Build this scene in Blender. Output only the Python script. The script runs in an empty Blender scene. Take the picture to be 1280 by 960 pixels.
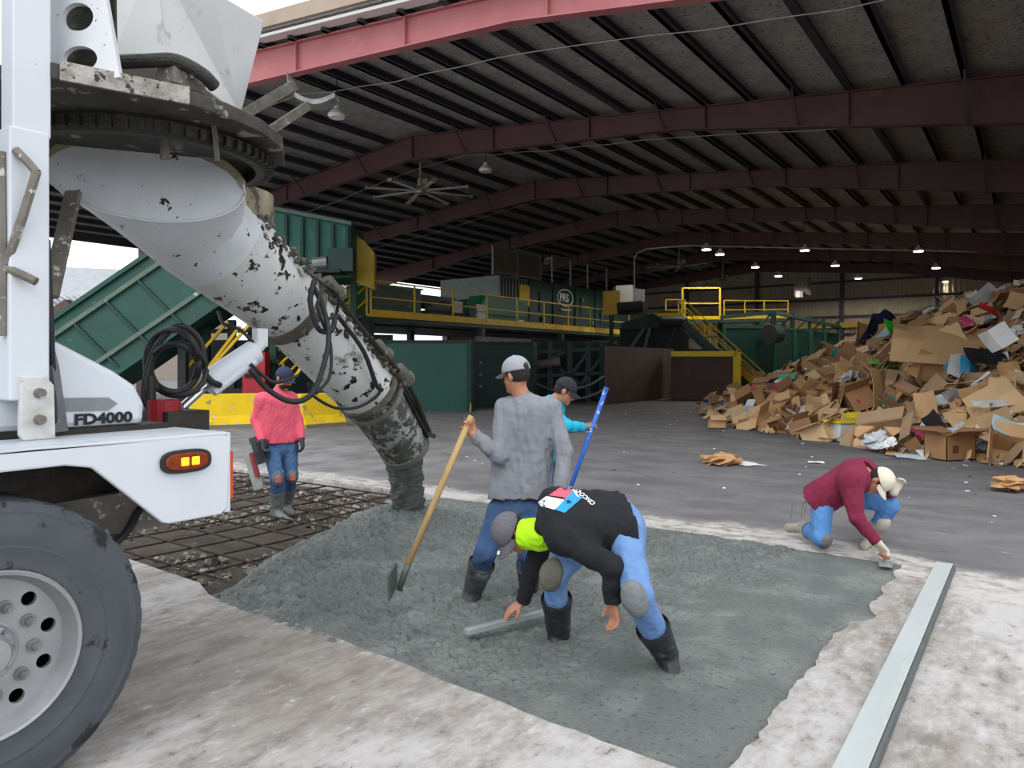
import bpy, bmesh, math, random
import numpy as np
from mathutils import Vector, Matrix
from mathutils.bvhtree import BVHTree
random.seed(7); np.random.seed(7)
V = Vector; PI = math.pi
C = bpy.context.scene.collection
SC = bpy.context.scene

# ------------------------------------------------------------------ camera, sky, light, exposure
FPX, YAW, YH, CH = 915.0, math.radians(35.6), 455.0, 1.65     # focal length (px at 1280), heading, horizon row, eye height
cam = bpy.data.objects.new('camera', bpy.data.cameras.new('camera')); C.objects.link(cam)
cam.location = (0, 0, CH); cam.rotation_euler = (PI/2, 0, YAW)
cam.data.sensor_fit = 'HORIZONTAL'; cam.data.sensor_width = 36; cam.data.lens = FPX/1280*36
cam.data.shift_y = -(480-YH)/1280; cam.data.clip_end = 500; cam.data.clip_start = .05
SC.camera = cam
w = bpy.data.worlds.new('overcast_sky'); SC.world = w; w.use_nodes = True
bg = w.node_tree.nodes['Background']; bg.inputs[0].default_value = (.93, .965, 1, 1); bg.inputs[1].default_value = 1.5
sun = bpy.data.objects.new('sun', bpy.data.lights.new('sun', 'SUN')); C.objects.link(sun)
sun.data.energy = 1.3; sun.data.angle = math.radians(40); sun.data.color = (1, .98, .95)
sun.rotation_euler = (math.radians(38), math.radians(14), 0)
vs = SC.view_settings
vs.view_transform = 'Standard'; vs.look = 'None'; vs.gamma = 1; vs.use_curve_mapping = False
vs.exposure = 0.25

# ------------------------------------------------------------------ helpers
FW = V((-math.sin(YAW), math.cos(YAW), 0)); RT = V((math.cos(YAW), math.sin(YAW), 0)); UP = V((0, 0, 1))
def P(px, py, d):                      # point at depth d along the ray measured in the photograph
    return FW*d + RT*((px-640)/FPX*d) + UP*(CH-(py-YH)/FPX*d)
def G(px, py, z=0.0):                  # point where that ray meets height z
    return P(px, py, FPX*(CH-z)/(py-YH))
def srgb(h):
    h = h.lstrip('#'); c = [int(h[i:i+2], 16)/255 for i in (0, 2, 4)]
    return tuple(x/12.92 if x <= .04045 else ((x+.055)/1.055)**2.4 for x in c)+(1,)

MATS = {}
def M(name, c1, c2=None, scale=4, rough=.75, metal=0, bump=0, bscale=None, spots=None, stretch=(1, 1, 1), emit=0, contrast=.25, alpha=None, spec=.35):
    if name in MATS: return MATS[name]
    m = bpy.data.materials.new(name); m.use_nodes = True; MATS[name] = m
    nt = m.node_tree; N = nt.nodes; L = nt.links
    b = N['Principled BSDF']; b.inputs['Roughness'].default_value = rough; b.inputs['Metallic'].default_value = metal
    b.inputs['Specular IOR Level'].default_value = spec
    tc = N.new('ShaderNodeTexCoord'); mp = N.new('ShaderNodeMapping'); L.new(tc.outputs['Object'], mp.inputs[0])
    mp.inputs['Scale'].default_value = stretch
    def noise(sc, det=6, ro=.6):
        n = N.new('ShaderNodeTexNoise'); n.inputs['Scale'].default_value = sc; n.inputs['Detail'].default_value = det
        n.inputs['Roughness'].default_value = ro; L.new(mp.outputs[0], n.inputs[0]); return n.outputs[0]
    def ramp(src, lo, hi):
        r = N.new('ShaderNodeMapRange'); r.inputs[1].default_value = lo; r.inputs[2].default_value = hi; L.new(src, r.inputs[0]); return r.outputs[0]
    def mix(f, a, bb):
        x = N.new('ShaderNodeMix'); x.data_type = 'RGBA'; L.new(f, x.inputs[0])
        for s, i in ((a, 6), (bb, 7)):
            if isinstance(s, tuple): x.inputs[i].default_value = s
            else: L.new(s, x.inputs[i])
        return x.outputs[2]
    col = srgb(c1)
    if c2: col = mix(ramp(noise(scale), .5-contrast, .5+contrast), srgb(c1), srgb(c2))
    for sp in (spots or []):
        col = mix(ramp(noise(sp[1], 4, .65), sp[2], sp[2]+.02 if len(sp) < 4 else sp[2]+sp[3]), col, srgb(sp[0]))
    if isinstance(col, tuple): b.inputs['Base Color'].default_value = col
    else: L.new(col, b.inputs['Base Color'])
    if bump:
        bp = N.new('ShaderNodeBump'); bp.inputs['Strength'].default_value = bump; bp.inputs['Distance'].default_value = .02
        L.new(noise(bscale or scale*4), bp.inputs['Height']); L.new(bp.outputs[0], b.inputs['Normal'])
    if emit:
        b.inputs['Emission Color'].default_value = srgb(c1); b.inputs['Emission Strength'].default_value = emit
    if alpha is not None: b.inputs['Alpha'].default_value = alpha
    return m

OFF = {}
def tag(o, label=None, cat=None, group=None, kind=None):
    if label: o['label'] = label
    if cat: o['category'] = cat
    if group: o['group'] = group
    if kind: o['kind'] = kind
    return o
def thing(name, label, cat, loc=(0, 0, 0), group=None, kind=None):
    o = bpy.data.objects.new(name, None); C.objects.link(o); o.location = loc; o.empty_display_size = .2
    OFF[o.name] = V(loc); return tag(o, label, cat, group, kind)
def frame3(d, up=UP):
    d = d.normalized(); s = d.cross(up)
    if s.length < 1e-4: s = d.cross(V((0, 1, 0)))
    s.normalize(); return d, s, s.cross(d)
class MB:
    def __init__(s): s.v = []; s.f = []; s.mi = []; s.cur = 0
    def add(s, vs, fs):
        n = len(s.v); s.v += [V(v) for v in vs]; s.f += [[i+n for i in f] for f in fs]; s.mi += [s.cur]*len(fs); return s
    def hexa(s, a): return s.add(a, [(0, 3, 2, 1), (4, 5, 6, 7), (0, 1, 5, 4), (1, 2, 6, 5), (2, 3, 7, 6), (3, 0, 4, 7)])
    def box(s, c, size, R=None):
        x, y, z = (k/2 for k in size); a = [V(q) for q in ((-x, -y, -z), (x, -y, -z), (x, y, -z), (-x, y, -z), (-x, -y, z), (x, -y, z), (x, y, z), (-x, y, z))]
        if R is not None: a = [R @ q for q in a]
        return s.hexa([q+V(c) for q in a])
    def bb(s, lo, hi): return s.box((V(lo)+V(hi))/2, [abs(b-a) for a, b in zip(lo, hi)])
    def beam(s, p, q, w, h, up=UP):                    # w sideways, h along up
        p = V(p); q = V(q); d, sd, u = frame3(q-p, up)
        return s.hexa([p-sd*w/2-u*h/2, p+sd*w/2-u*h/2, q+sd*w/2-u*h/2, q-sd*w/2-u*h/2, p-sd*w/2+u*h/2, p+sd*w/2+u*h/2, q+sd*w/2+u*h/2, q-sd*w/2+u*h/2])
    def loft(s, rings, cap=(True, True), closed=True):
        n = len(rings[0]); base = len(s.v); vs = [v for r in rings for v in r]; fs = []
        for i in range(len(rings)-1):
            for j in range(n if closed else n-1):
                k = (j+1) % n; fs.append((i*n+j, i*n+k, (i+1)*n+k, (i+1)*n+j))
        if cap[0]: fs.append(tuple(range(n))[::-1])
        if cap[1]: fs.append(tuple((len(rings)-1)*n+j for j in range(n)))
        return s.add(vs, fs)
    def cyl(s, p, q, r1, r2=None, n=12, cap=(True, True)):
        p = V(p); q = V(q); r2 = r1 if r2 is None else r2; d, a, b = frame3(q-p)
        ring = lambda c, r: [c+a*math.cos(2*PI*i/n)*r+b*math.sin(2*PI*i/n)*r for i in range(n)]
        return s.loft([ring(p, r1), ring(q, r2)], cap)
    def tube(s, pts, r, n=8):
        pts = [V(p) for p in pts]; rings = []; d0 = (pts[1]-pts[0]).normalized(); _, a, b = frame3(d0)
        for i, p in enumerate(pts):
            d = (pts[min(i+1, len(pts)-1)]-pts[max(i-1, 0)]).normalized()
            a = (a-d*a.dot(d)).normalized(); b = d.cross(a)
            rr = r[i] if isinstance(r, (list, tuple)) else r
            rings.append([p+a*math.cos(2*PI*k/n)*rr+b*math.sin(2*PI*k/n)*rr for k in range(n)])
        return s.loft(rings)
    def lathe(s, c, axis, prof, n=32, cap=(False, False)):      # prof: (along, radius)
        d, a, b = frame3(V(axis)); c = V(c)
        return s.loft([[c+d*t+(a*math.cos(2*PI*i/n)+b*math.sin(2*PI*i/n))*r for i in range(n)] for t, r in prof], cap)
    def prism(s, poly, depth):                         # 3D polygon pushed by a vector
        poly = [V(p) for p in poly]; dv = V(depth); return s.loft([poly, [p+dv for p in poly]])
    def plate(s, outer, holes, o, ax, ay, th):         # flat plate with holes, 2D loops
        bm = bmesh.new(); o = V(o); ax = V(ax); ay = V(ay)
        loops = []
        for lp in [outer]+holes:
            vs_ = [bm.verts.new(o+ax*x+ay*y) for x, y in lp]; loops.append(vs_)
            for i in range(len(vs_)): bm.edges.new((vs_[i], vs_[(i+1) % len(vs_)]))
        bmesh.ops.triangle_fill(bm, use_beauty=True, use_dissolve=False, edges=bm.edges[:])
        bm.verts.index_update(); n = len(bm.verts); dv = V(th)
        vv = [v.co.copy() for v in bm.verts]; ff = [[v.index for v in f.verts] for f in bm.faces]
        fs = ff+[[i+n for i in reversed(f)] for f in ff]
        for lp in loops:
            for i in range(len(lp)):
                a, b = lp[i].index, lp[(i+1) % len(lp)].index; fs.append([a, b, b+n, a+n])
        bm.free(); return s.add(vv+[v+dv for v in vv], fs)
    def build(s, name, mat, parent=None, smooth=False, bevel=0, recalc=True):
        if parent is not None: off = OFF[parent.name]
        elif s.v:
            xs = [v.x for v in s.v]; ys = [v.y for v in s.v]
            off = V(((min(xs)+max(xs))/2, (min(ys)+max(ys))/2, min(v.z for v in s.v)))
        me = bpy.data.meshes.new(name); me.from_pydata([v-off for v in s.v], [], s.f)
        for m in (mat if isinstance(mat, list) else [mat]): me.materials.append(m)
        if isinstance(mat, list): me.polygons.foreach_set('material_index', s.mi)
        if recalc:
            bm = bmesh.new(); bm.from_mesh(me); bmesh.ops.recalc_face_normals(bm, faces=bm.faces[:]); bm.to_mesh(me); bm.free()
        if smooth: me.polygons.foreach_set('use_smooth', [True]*len(me.polygons))
        o = bpy.data.objects.new(name, me); C.objects.link(o); OFF[o.name] = off
        if parent is None: o.location = off
        else: o.parent = parent
        if bevel:
            b = o.modifiers.new('b', 'BEVEL'); b.width = bevel; b.segments = 2; b.limit_method = 'ANGLE'
        if smooth == 'auto':
            me.set_sharp_from_angle(angle=math.radians(40))
        return o
def circ(cx, cy, r, n=16, ry=None): return [(cx+r*math.cos(2*PI*i/n), cy+(ry or r)*math.sin(2*PI*i/n)) for i in range(n)]
def bez(pts, n=24):                                    # Catmull-Rom through points
    pts = [V(p) for p in pts]; q = [pts[0]*2-pts[1]]+pts+[pts[-1]*2-pts[-2]]; out = []
    m = max(2, n//(len(pts)-1))
    for i in range(1, len(q)-2):
        a, b, c, d = q[i-1:i+3]
        for k in range(m):
            t = k/m; out.append(.5*((2*b)+(c-a)*t+(2*a-5*b+4*c-d)*t*t+(3*b-a-3*c+d)*t**3))
    return out+[pts[-1]]
def rawmesh(name, verts, faces, mat, parent=None, smooth=True):
    off = OFF[parent.name] if parent is not None else V((0, 0, 0))
    verts = np.asarray(verts, np.float64)-np.array(off); faces = np.asarray(faces)
    me = bpy.data.meshes.new(name); me.from_pydata(verts.tolist(), [], faces.tolist())
    for m in (mat if isinstance(mat, list) else [mat]): me.materials.append(m)
    if smooth: me.polygons.foreach_set('use_smooth', [True]*len(me.polygons))
    o = bpy.data.objects.new(name, me); C.objects.link(o); OFF[o.name] = off
    if parent is not None: o.parent = parent
    return o
def copy_tree(o, parent=None):
    c = o.copy(); C.objects.link(c)
    if parent is not None: c.parent = parent
    for ch in list(o.children): copy_tree(ch, c)
    return c
_sines = [(np.random.normal(size=3), np.random.uniform(0, 6.28)) for _ in range(24)]
def wob(X, Y, Z, sc, seed=0, n=5):                     # cheap smooth noise from warped sines
    out = 0
    for i in range(n):
        a, ph = _sines[(i+seed*3) % 24]; b, ph2 = _sines[(i+7+seed) % 24]
        out = out+np.sin((a[0]*X+a[1]*Y+a[2]*Z)*sc*(1+.5*i)+ph+1.6*np.sin((b[0]*X+b[1]*Y+b[2]*Z)*sc*.6+ph2))/(1+.4*i)
    return out/2.2
def vnoise(x, y, seed=0):                              # value noise on numpy arrays
    xi = np.floor(x).astype(np.int64); yi = np.floor(y).astype(np.int64); fx = x-xi; fy = y-yi
    fx = fx*fx*(3-2*fx); fy = fy*fy*(3-2*fy)
    def h(a, b):
        n = (a*374761393+b*668265263+seed*982451653) & 0x7fffffff
        n = ((n ^ (n >> 13))*1274126177) & 0x7fffffff
        return ((n ^ (n >> 16)) & 0xffff)/65535.0
    return (h(xi, yi)*(1-fx)+h(xi+1, yi)*fx)*(1-fy)+(h(xi, yi+1)*(1-fx)+h(xi+1, yi+1)*fx)*fy*1.0
def fbm(x, y, o=4, seed=0): return sum(vnoise(x*2**i, y*2**i, seed+i)/2**i for i in range(o))/sum(.5**i for i in range(o))
def text_mb(s, origin, ax, ay, size, extr=.004, bold=0.0, xs=1.0, align='LEFT'):
    cu = bpy.data.curves.new('t', 'FONT'); cu.body = s; cu.size = 1; cu.offset = bold; cu.align_x = align; cu.resolution_u = 3
    o = bpy.data.objects.new('t', cu); C.objects.link(o); dg = bpy.context.evaluated_depsgraph_get()
    me = o.evaluated_get(dg).to_mesh(); n = V(ax).cross(V(ay)).normalized()
    mb = MB(); vs_ = [V(origin)+V(ax)*v.co.x*size*xs+V(ay)*v.co.y*size+n*extr for v in me.vertices]
    mb.add(vs_, [list(p.vertices) for p in me.polygons])
    bpy.data.objects.remove(o); bpy.data.curves.remove(cu); return mb

# ------------------------------------------------------------------ signed-distance modelling (people, cloth, lumps)
class Field:
    def __init__(s, lo, hi, h):
        s.h = h; s.lo = np.array(lo, float)-3*h; n = np.ceil((np.array(hi, float)+3*h-s.lo)/h).astype(int)+1
        s.v = np.full(n, .25, np.float32); s.ax = [s.lo[i]+h*np.arange(n[i]) for i in range(3)]
    def sub(s, lo, hi):
        i0 = np.maximum(np.floor((np.array(lo)-s.lo)/s.h).astype(int), 0); i1 = np.minimum(np.ceil((np.array(hi)-s.lo)/s.h).astype(int)+1, s.v.shape)
        sl = tuple(slice(a, max(a, b)) for a, b in zip(i0, i1))
        return sl, s.ax[0][sl[0]][:, None, None], s.ax[1][sl[1]][None, :, None], s.ax[2][sl[2]][None, None, :]
    def _un(s, sl, d, k):
        a = s.v[sl]
        if a.size == 0: return
        if k > 0:
            hh = np.maximum(k-np.abs(a-d), 0)/k; s.v[sl] = np.minimum(a, d)-hh*hh*k*.25
        else: s.v[sl] = np.minimum(a, d)
    def cone(s, p, q, r1, r2=None, k=.03):
        p = np.array(p, float); q = np.array(q, float); r2 = r1 if r2 is None else r2; m = max(r1, r2)+k+3*s.h
        sl, X, Y, Z = s.sub(np.minimum(p, q)-m, np.maximum(p, q)+m); e = q-p; L = max(e@e, 1e-9)
        t = np.clip(((X-p[0])*e[0]+(Y-p[1])*e[1]+(Z-p[2])*e[2])/L, 0, 1)
        d = np.sqrt((X-p[0]-t*e[0])**2+(Y-p[1]-t*e[1])**2+(Z-p[2]-t*e[2])**2)-(r1+(r2-r1)*t); s._un(sl, d, k); return s
    def _elld(s, c, R, rad, pad):
        c = np.array(c, float); R = np.array(R, float); rad = np.array(rad, float); m = rad.max()+pad+3*s.h
        sl, X, Y, Z = s.sub(c-m, c+m); x = X-c[0]; y = Y-c[1]; z = Z-c[2]
        u = [(R[i][0]*x+R[i][1]*y+R[i][2]*z)/rad[i] for i in range(3)]
        k0 = np.sqrt(u[0]**2+u[1]**2+u[2]**2)+1e-9; k1 = np.sqrt((u[0]/rad[0])**2+(u[1]/rad[1])**2+(u[2]/rad[2])**2)+1e-9
        return sl, k0*(k0-1)/k1
    def ell(s, c, R, rad, k=.03): sl, d = s._elld(c, R, rad, k); s._un(sl, d, k); return s
    def cut_ell(s, c, R, rad): sl, d = s._elld(c, R, rad, .0); s.v[sl] = np.maximum(s.v[sl], -d); return s
    def cut(s, p, n, R=None):                          # keep the side where dot(x-p,n) < 0; R limits the reach
        p = np.array(p, float); n = np.array(n, float); n = n/np.linalg.norm(n)
        sl, X, Y, Z = s.sub(p-R, p+R) if R else s.sub(s.lo, s.lo+1e3)
        d = (X-p[0])*n[0]+(Y-p[1])*n[1]+(Z-p[2])*n[2]
        if R: d = np.where((X-p[0])**2+(Y-p[1])**2+(Z-p[2])**2 < R*R, d, -1)
        s.v[sl] = np.maximum(s.v[sl], d); return s
    def wrinkle(s, amp, sc, seed=0, zs=1.0):
        X, Y, Z = s.ax[0][:, None, None], s.ax[1][None, :, None], s.ax[2][None, None, :]
        m = np.abs(s.v) < .05
        I = np.nonzero(m); s.v[m] += (amp*wob(s.ax[0][I[0]], s.ax[1][I[1]], s.ax[2][I[2]]*zs, sc, seed)).astype(np.float32); return s
    def mesh(s):
        v = s.v; ins = v < 0; nx, ny, nz = v.shape
        c = np.zeros((nx-1, ny-1, nz-1), np.uint8)
        for i in (0, 1):
            for j in (0, 1):
                for k in (0, 1): c += ins[i:nx-1+i, j:ny-1+j, k:nz-1+k]
        A = np.nonzero((c > 0) & (c < 8)); idx = np.full(c.shape, -1, np.int64); idx[A] = np.arange(len(A[0]))
        acc = np.zeros((len(A[0]), 3)); cnt = np.zeros(len(A[0]))
        cs = [(i, j, k) for i in (0, 1) for j in (0, 1) for k in (0, 1)]
        val = {q: v[A[0]+q[0], A[1]+q[1], A[2]+q[2]] for q in cs}
        for a in cs:
            for ax in range(3):
                if a[ax]: continue
                b = list(a); b[ax] = 1; b = tuple(b); va, vb = val[a], val[b]; m = (va < 0) != (vb < 0)
                t = np.where(m, va/np.where(m, va-vb, 1), 0)
                pt = np.array(a, float)[None, :].repeat(len(t), 0); pt[:, ax] += t
                acc[m] += pt[m]; cnt[m] += 1
        verts = (np.stack(A, 1)+acc/cnt[:, None])*s.h+s.lo
        faces = []
        for ax in range(3):
            o1, o2 = [(1, 2), (2, 0), (0, 1)][ax]
            sl0 = [slice(1, n-1) for n in v.shape]; sl0[ax] = slice(0, v.shape[ax]-1); sl1 = list(sl0); sl1[ax] = slice(1, v.shape[ax])
            a = ins[tuple(sl0)]; b = ins[tuple(sl1)]; I = np.nonzero(a != b)
            if not len(I[0]): continue
            base = np.stack(I, 1); base = base+np.array([0 if i == ax else 1 for i in range(3)]); flip = a[I]
            def cell(d1, d2):
                q = base.copy(); q[:, o1] -= d1; q[:, o2] -= d2; return idx[q[:, 0], q[:, 1], q[:, 2]]
            f = np.stack([cell(1, 1), cell(0, 1), cell(0, 0), cell(1, 0)], 1); f[~flip] = f[~flip][:, ::-1]; faces.append(f)
        f = np.concatenate(faces); return verts, f[(f >= 0).all(1)]

# ------------------------------------------------------------------ ground
def floor_material():
    m = bpy.data.materials.new('old_concrete'); m.use_nodes = True; nt = m.node_tree; N = nt.nodes; L = nt.links; b = N['Principled BSDF']
    tc = N.new('ShaderNodeTexCoord'); sep = N.new('ShaderNodeSeparateXYZ'); L.new(tc.outputs['Object'], sep.inputs[0])
    def noise(sc, st=(1, 1, 1), det=8, ro=.62, off=0):
        mp = N.new('ShaderNodeMapping'); mp.inputs['Scale'].default_value = st; mp.inputs['Location'].default_value = (off, off*.7, 0); L.new(tc.outputs['Object'], mp.inputs[0])
        n = N.new('ShaderNodeTexNoise'); n.inputs['Scale'].default_value = sc; n.inputs['Detail'].default_value = det; n.inputs['Roughness'].default_value = ro
        L.new(mp.outputs[0], n.inputs[0]); return n.outputs[0]
    def mr(s, a, bb, c=0, d=1):
        r = N.new('ShaderNodeMapRange'); r.interpolation_type = 'SMOOTHSTEP'
        for i, x in enumerate((a, bb, c, d)): r.inputs[i+1].default_value = x
        L.new(s, r.inputs[0]); return r.outputs[0]
    def ma(op, a, c):
        q = N.new('ShaderNodeMath'); q.operation = op
        for i, s in enumerate((a, c)):
            if isinstance(s, (int, float)): q.inputs[i].default_value = s
            else: L.new(s, q.inputs[i])
        return q.outputs[0]
    def mix(f, a, c):
        x = N.new('ShaderNodeMix'); x.data_type = 'RGBA'; L.new(f, x.inputs[0])
        for s, i in ((a, 6), (c, 7)):
            if isinstance(s, str): x.inputs[i].default_value = srgb(s)
            else: L.new(s, x.inputs[i])
        return x.outputs[2]
    big = noise(.7, (1, .45, 1)); st = noise(4.5, (1.4, .5, 1), ro=.72); fine = noise(9, (1.3, .7, 1), det=12, ro=.75); n2 = noise(1.1, off=9)
    near = mix(mr(st, .34, .66), '#77716b', '#96918c'); wm = mr(ma('ADD', big, ma('ADD', mr(sep.outputs[0], -1.6, -.6, 0, .07), ma('MULTIPLY', ma('SUBTRACT', fine, .5), .5))), .46, .66); near = mix(wm, near, '#aeabaa'); near = mix(mr(n2, .58, .76), near, '#746b62')
    near = mix(mr(fine, .56, .72), near, '#b8b6b5'); near = mix(mr(fine, .43, .30), near, '#5c5751')
    near = mix(mr(noise(30, det=3), .70, .73), near, '#48433f')
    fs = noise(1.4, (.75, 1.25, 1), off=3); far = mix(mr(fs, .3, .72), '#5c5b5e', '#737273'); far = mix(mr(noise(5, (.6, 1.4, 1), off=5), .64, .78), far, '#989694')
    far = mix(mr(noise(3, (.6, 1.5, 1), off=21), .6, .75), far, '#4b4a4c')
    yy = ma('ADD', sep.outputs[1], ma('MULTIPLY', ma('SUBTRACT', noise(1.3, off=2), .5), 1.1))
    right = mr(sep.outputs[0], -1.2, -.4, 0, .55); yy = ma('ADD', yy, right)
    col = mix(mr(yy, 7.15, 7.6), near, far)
    left = ma('MULTIPLY', mr(sep.outputs[0], -6, -10), mr(yy, 13, 9)); col = mix(ma('MULTIPLY', left, mr(noise(1.5, (1, .6, 1), off=4), .3, .7)), col, '#8f8e8e')
    strip = ma('MULTIPLY', mr(yy, 6.5, 6.75), mr(yy, 7.45, 7.2)); strip = ma('MULTIPLY', strip, mr(noise(5, (1, 1.5, 1), off=7, det=10), .40, .58))
    col = mix(strip, col, '#b3b0ac')
    L.new(col, b.inputs['Base Color']); b.inputs['Roughness'].default_value = .82; b.inputs['Specular IOR Level'].default_value = .3
    bp = N.new('ShaderNodeBump'); bp.inputs['Strength'].default_value = .35; bp.inputs['Distance'].default_value = .01; L.new(noise(40, det=6), bp.inputs['Height']); L.new(bp.outputs[0], b.inputs['Normal'])
    return m
def jag(a, b, n, amp, seed):
    r = random.Random(seed); a = V(a); b = V(b); d = (b-a); nn = V((-d.y, d.x)).normalized(); out = []; w = 0
    for i in range(n):
        w = w*.6+r.uniform(-amp, amp); out.append(a+d*(i/n)+nn*(w if i else 0))
    return out
hole = jag((-13, 3.12), (-6.2, 3.14), 14, .02, 1)+[V(p) for p in ((-6.16, 3.15), (-5.6, 3.13), (-5.14, 3.12), (-4.82, 3.0), (-4.64, 2.97), (-4.41, 3.03), (-4.22, 3.03))]
hole += jag((-4.0, 3.01), (-1.2, 2.81), 40, .008, 2)+[V((-1.06, 2.82))]
hole += jag((-1.02, 2.95), (-.98, 5.0), 40, .016, 3)+[V(p) for p in ((-.97, 5.08), (-.90, 5.14), (-.86, 5.22), (-.85, 5.3), (-.9, 5.38), (-.93, 5.5))]+jag((-.93, 5.6), (-.89, 6.75), 22, .02, 4)
hole += jag((-.9, 6.78), (-5.3, 6.93), 44, .012, 5)+jag((-5.3, 6.93), (-13, 6.75), 24, .05, 6)
mb = MB(); mb.plate([(-90, -12), (45, -12), (45, 110), (-90, 110)], [[(p.x, p.y) for p in hole]], (0, 0, 0), (1, 0, 0), (0, 1, 0), (0, 0, -.16))
fl = mb.build('floor', floor_material()); fl.location = (0, 0, 0)
for v in fl.data.vertices: v.co += OFF['floor']
tag(fl, 'old grey stained concrete yard slab running into the open shed', 'floor', kind='structure')

# pit under the new slab
xs = np.arange(-13.4, -4.4, .05); ys = np.arange(2.4, 7.4, .05)
X, Y = np.meshgrid(xs, ys, indexing='ij'); Z = -.135+.03*fbm(X*2, Y*2, 4, 3)+.012*vnoise(X*18, Y*18, 5)
def gridfaces(nx, ny, keep=None):
    i = np.arange(nx*ny).reshape(nx, ny); f = np.stack([i[:-1, :-1], i[1:, :-1], i[1:, 1:], i[:-1, 1:]], -1)
    return f[keep] if keep is not None else f.reshape(-1, 4)
o = rawmesh('gravel_bed', np.stack([X, Y, Z], -1).reshape(-1, 3), gridfaces(*X.shape), M('pit_dirt', '#332e2a', '#565049', 3, .95, bump=.6, bscale=30, spots=[('#8e8981', 16, .64, .06)]))
tag(o, 'dark dirt and gravel bed under the reinforcing bars', 'gravel', kind='stuff')
mb = MB(); r = random.Random(5)
mb_m = [M('rubble', '#a19c94', '#76716a', 6, .9), M('rubble_dark', '#6c655e', '#4e4843', 6, .9)]
for i in range(3200):
    x = r.uniform(-12, -5.3); y = r.uniform(3.15, 6.8)
    if vnoise(np.array(x*1.3), np.array(y*1.3), 9) < (.62 if 3.8 < y < 6.1 else .42): continue
    s = r.choice((.006, .009, .012, .015, .019, .026)) if r.random() < .97 else .042; mb.cur = 0 if r.random() < .7 else 1
    q = Matrix.Rotation(r.uniform(0, 6), 3, V((r.random(), r.random(), r.random()+.1)))
    c = V((x, y, -.10+s*.3)); a = [c+q @ V((sx*s*r.uniform(.6, 1.1), sy*s*r.uniform(.6, 1.1), sz*s*r.uniform(.5, .9))) for sx, sy, sz in ((-1, -1, -1), (1, -1, -1), (1, 1, -1), (-1, 1, -1), (-1, -1, 1), (1, -1, 1), (1, 1, 1), (-1, 1, 1))]
    mb.hexa(a)
tag(mb.build('rubble', mb_m), 'pale broken concrete rubble scattered between the bars', 'rubble', kind='stuff')
rg = thing('rebar_grid', 'rusty steel reinforcing bars laid as a grid in the unpoured pit', 'rebar', (-8, 5, -.12)); rust = M('rusty_bar', '#2c2523', '#43352f', 9, .8, .2)
for i, x in enumerate(np.arange(-12.6, -5.2, .42)): MB().tube([(x, 3.1, -.03), (x+.04, 4.4, -.038), (x-.01, 5.6, -.03), (x+.03, 6.75, -.035)], .010, 6).build('rebar', rust, rg)
for i, y in enumerate(np.arange(3.3, 6.7, .42)): MB().tube([(-12.8, y, -.012), (-10, y+.02, -.018), (-7.5, y-.02, -.012), (-5.2, y, -.018)], .010, 6).build('rebar', rust, rg)

# freshly poured slab: rough on the left, floated smooth on the right, heaped under the chute
POUR = G(512, 634, .24)
def slab_h(X, Y):
    bx = np.interp(Y, [2.8, 3.2, 4.2, 4.9, 5.5, 6.0, 6.5, 7.0], [-5.2, -5.25, -5.75, -5.95, -6.2, -6.5, -6.5, -6.4])+.12*(fbm(X*3, Y*3, 3, 2)-.5)
    t = np.clip((X-bx)/.55, 0, 1); ramp = t*t*(3-2*t)
    mound = .24*np.exp(-(((X-POUR.x)/.75)**2+((Y-POUR.y)/.6)**2))+.10*np.exp(-(((X+5.0)/.9)**2+((Y-4.3)/.8)**2))+.04*np.exp(-(((X+4.6)/1)**2+((Y-3.5)/.35)**2))
    rough = 1/(1+np.exp((X+1.95-.25*(Y-5)+.45*(fbm(X*1.4, Y*1.4, 3, 8)-.5)*2)*6))
    rough = np.maximum(rough, .55*np.exp(-(((X+2.0)/.35)**2+((Y-5.5)/.5)**2)))
    edge = np.clip(np.minimum.reduce([Y-2.85, -.93-X, 6.88-Y])/.25, 0, 1)
    lump = .05*(fbm(X*3.2, Y*3.2, 3, 11)-.5)+.034*(fbm(X*10, Y*10, 2, 14)-.5)-.06*np.maximum(0, fbm(X*19, Y*19, 2, 51)-.60)/.4+.020*(np.abs(vnoise(X*31, Y*31, 17)-.5)*-2+.5)+.032*(vnoise(X*46, Y*46, 21)-.5)
    ridge = -.02*np.exp(-((Y-4.62-.25*(X+2.1)+.05*np.sin(X*9))/.02)**2)*(np.abs(X+2.0) < .45)
    sm = .004*(fbm(X*2, Y*5, 3, 31)-.5)+.0015*(vnoise(X*40, Y*40, 6)-.5)
    z = mound*ramp+lump*rough*(.35+.65*edge)+sm+ridge*edge
    z = np.where(z < 0, z, z)-.006
    return -.17*(1-ramp)+z*np.maximum(ramp, .25), rough
xs = np.arange(-7.0, -.70, .0115); ys = np.arange(2.7, 7.02, .0115)
X, Y = np.meshgrid(xs, ys, indexing='ij'); Z, RG = slab_h(X, Y)
inside = (Y > 2.99-.045*(X+5)-.02) & (X < -1.02) & (Y < 6.86)          # where it meets the old slab it dips just under the broken edge
Zs = np.where(inside, Z, np.minimum(Z, -.008))
Zs = np.where((X > -1.06) | (Y < 2.82) | (Y > 6.9), np.minimum(Zs, -.012), Zs)
keep = ((Zs > -.165)[:-1, :-1])
wetm = M('wet_concrete', '#575d5b', '#686e6b', 3.2, .55, bump=.5, bscale=70, spots=[('#727875', 1.6, .5, .15), ('#434846', 38, .57, .08)], spec=.4)
o = rawmesh('wet_concrete', np.stack([X, Y, Zs], -1).reshape(-1, 3), gridfaces(*X.shape, keep=keep), wetm)
tag(o, 'freshly poured wet grey concrete slab, lumpy left and smooth right', 'concrete')

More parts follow.
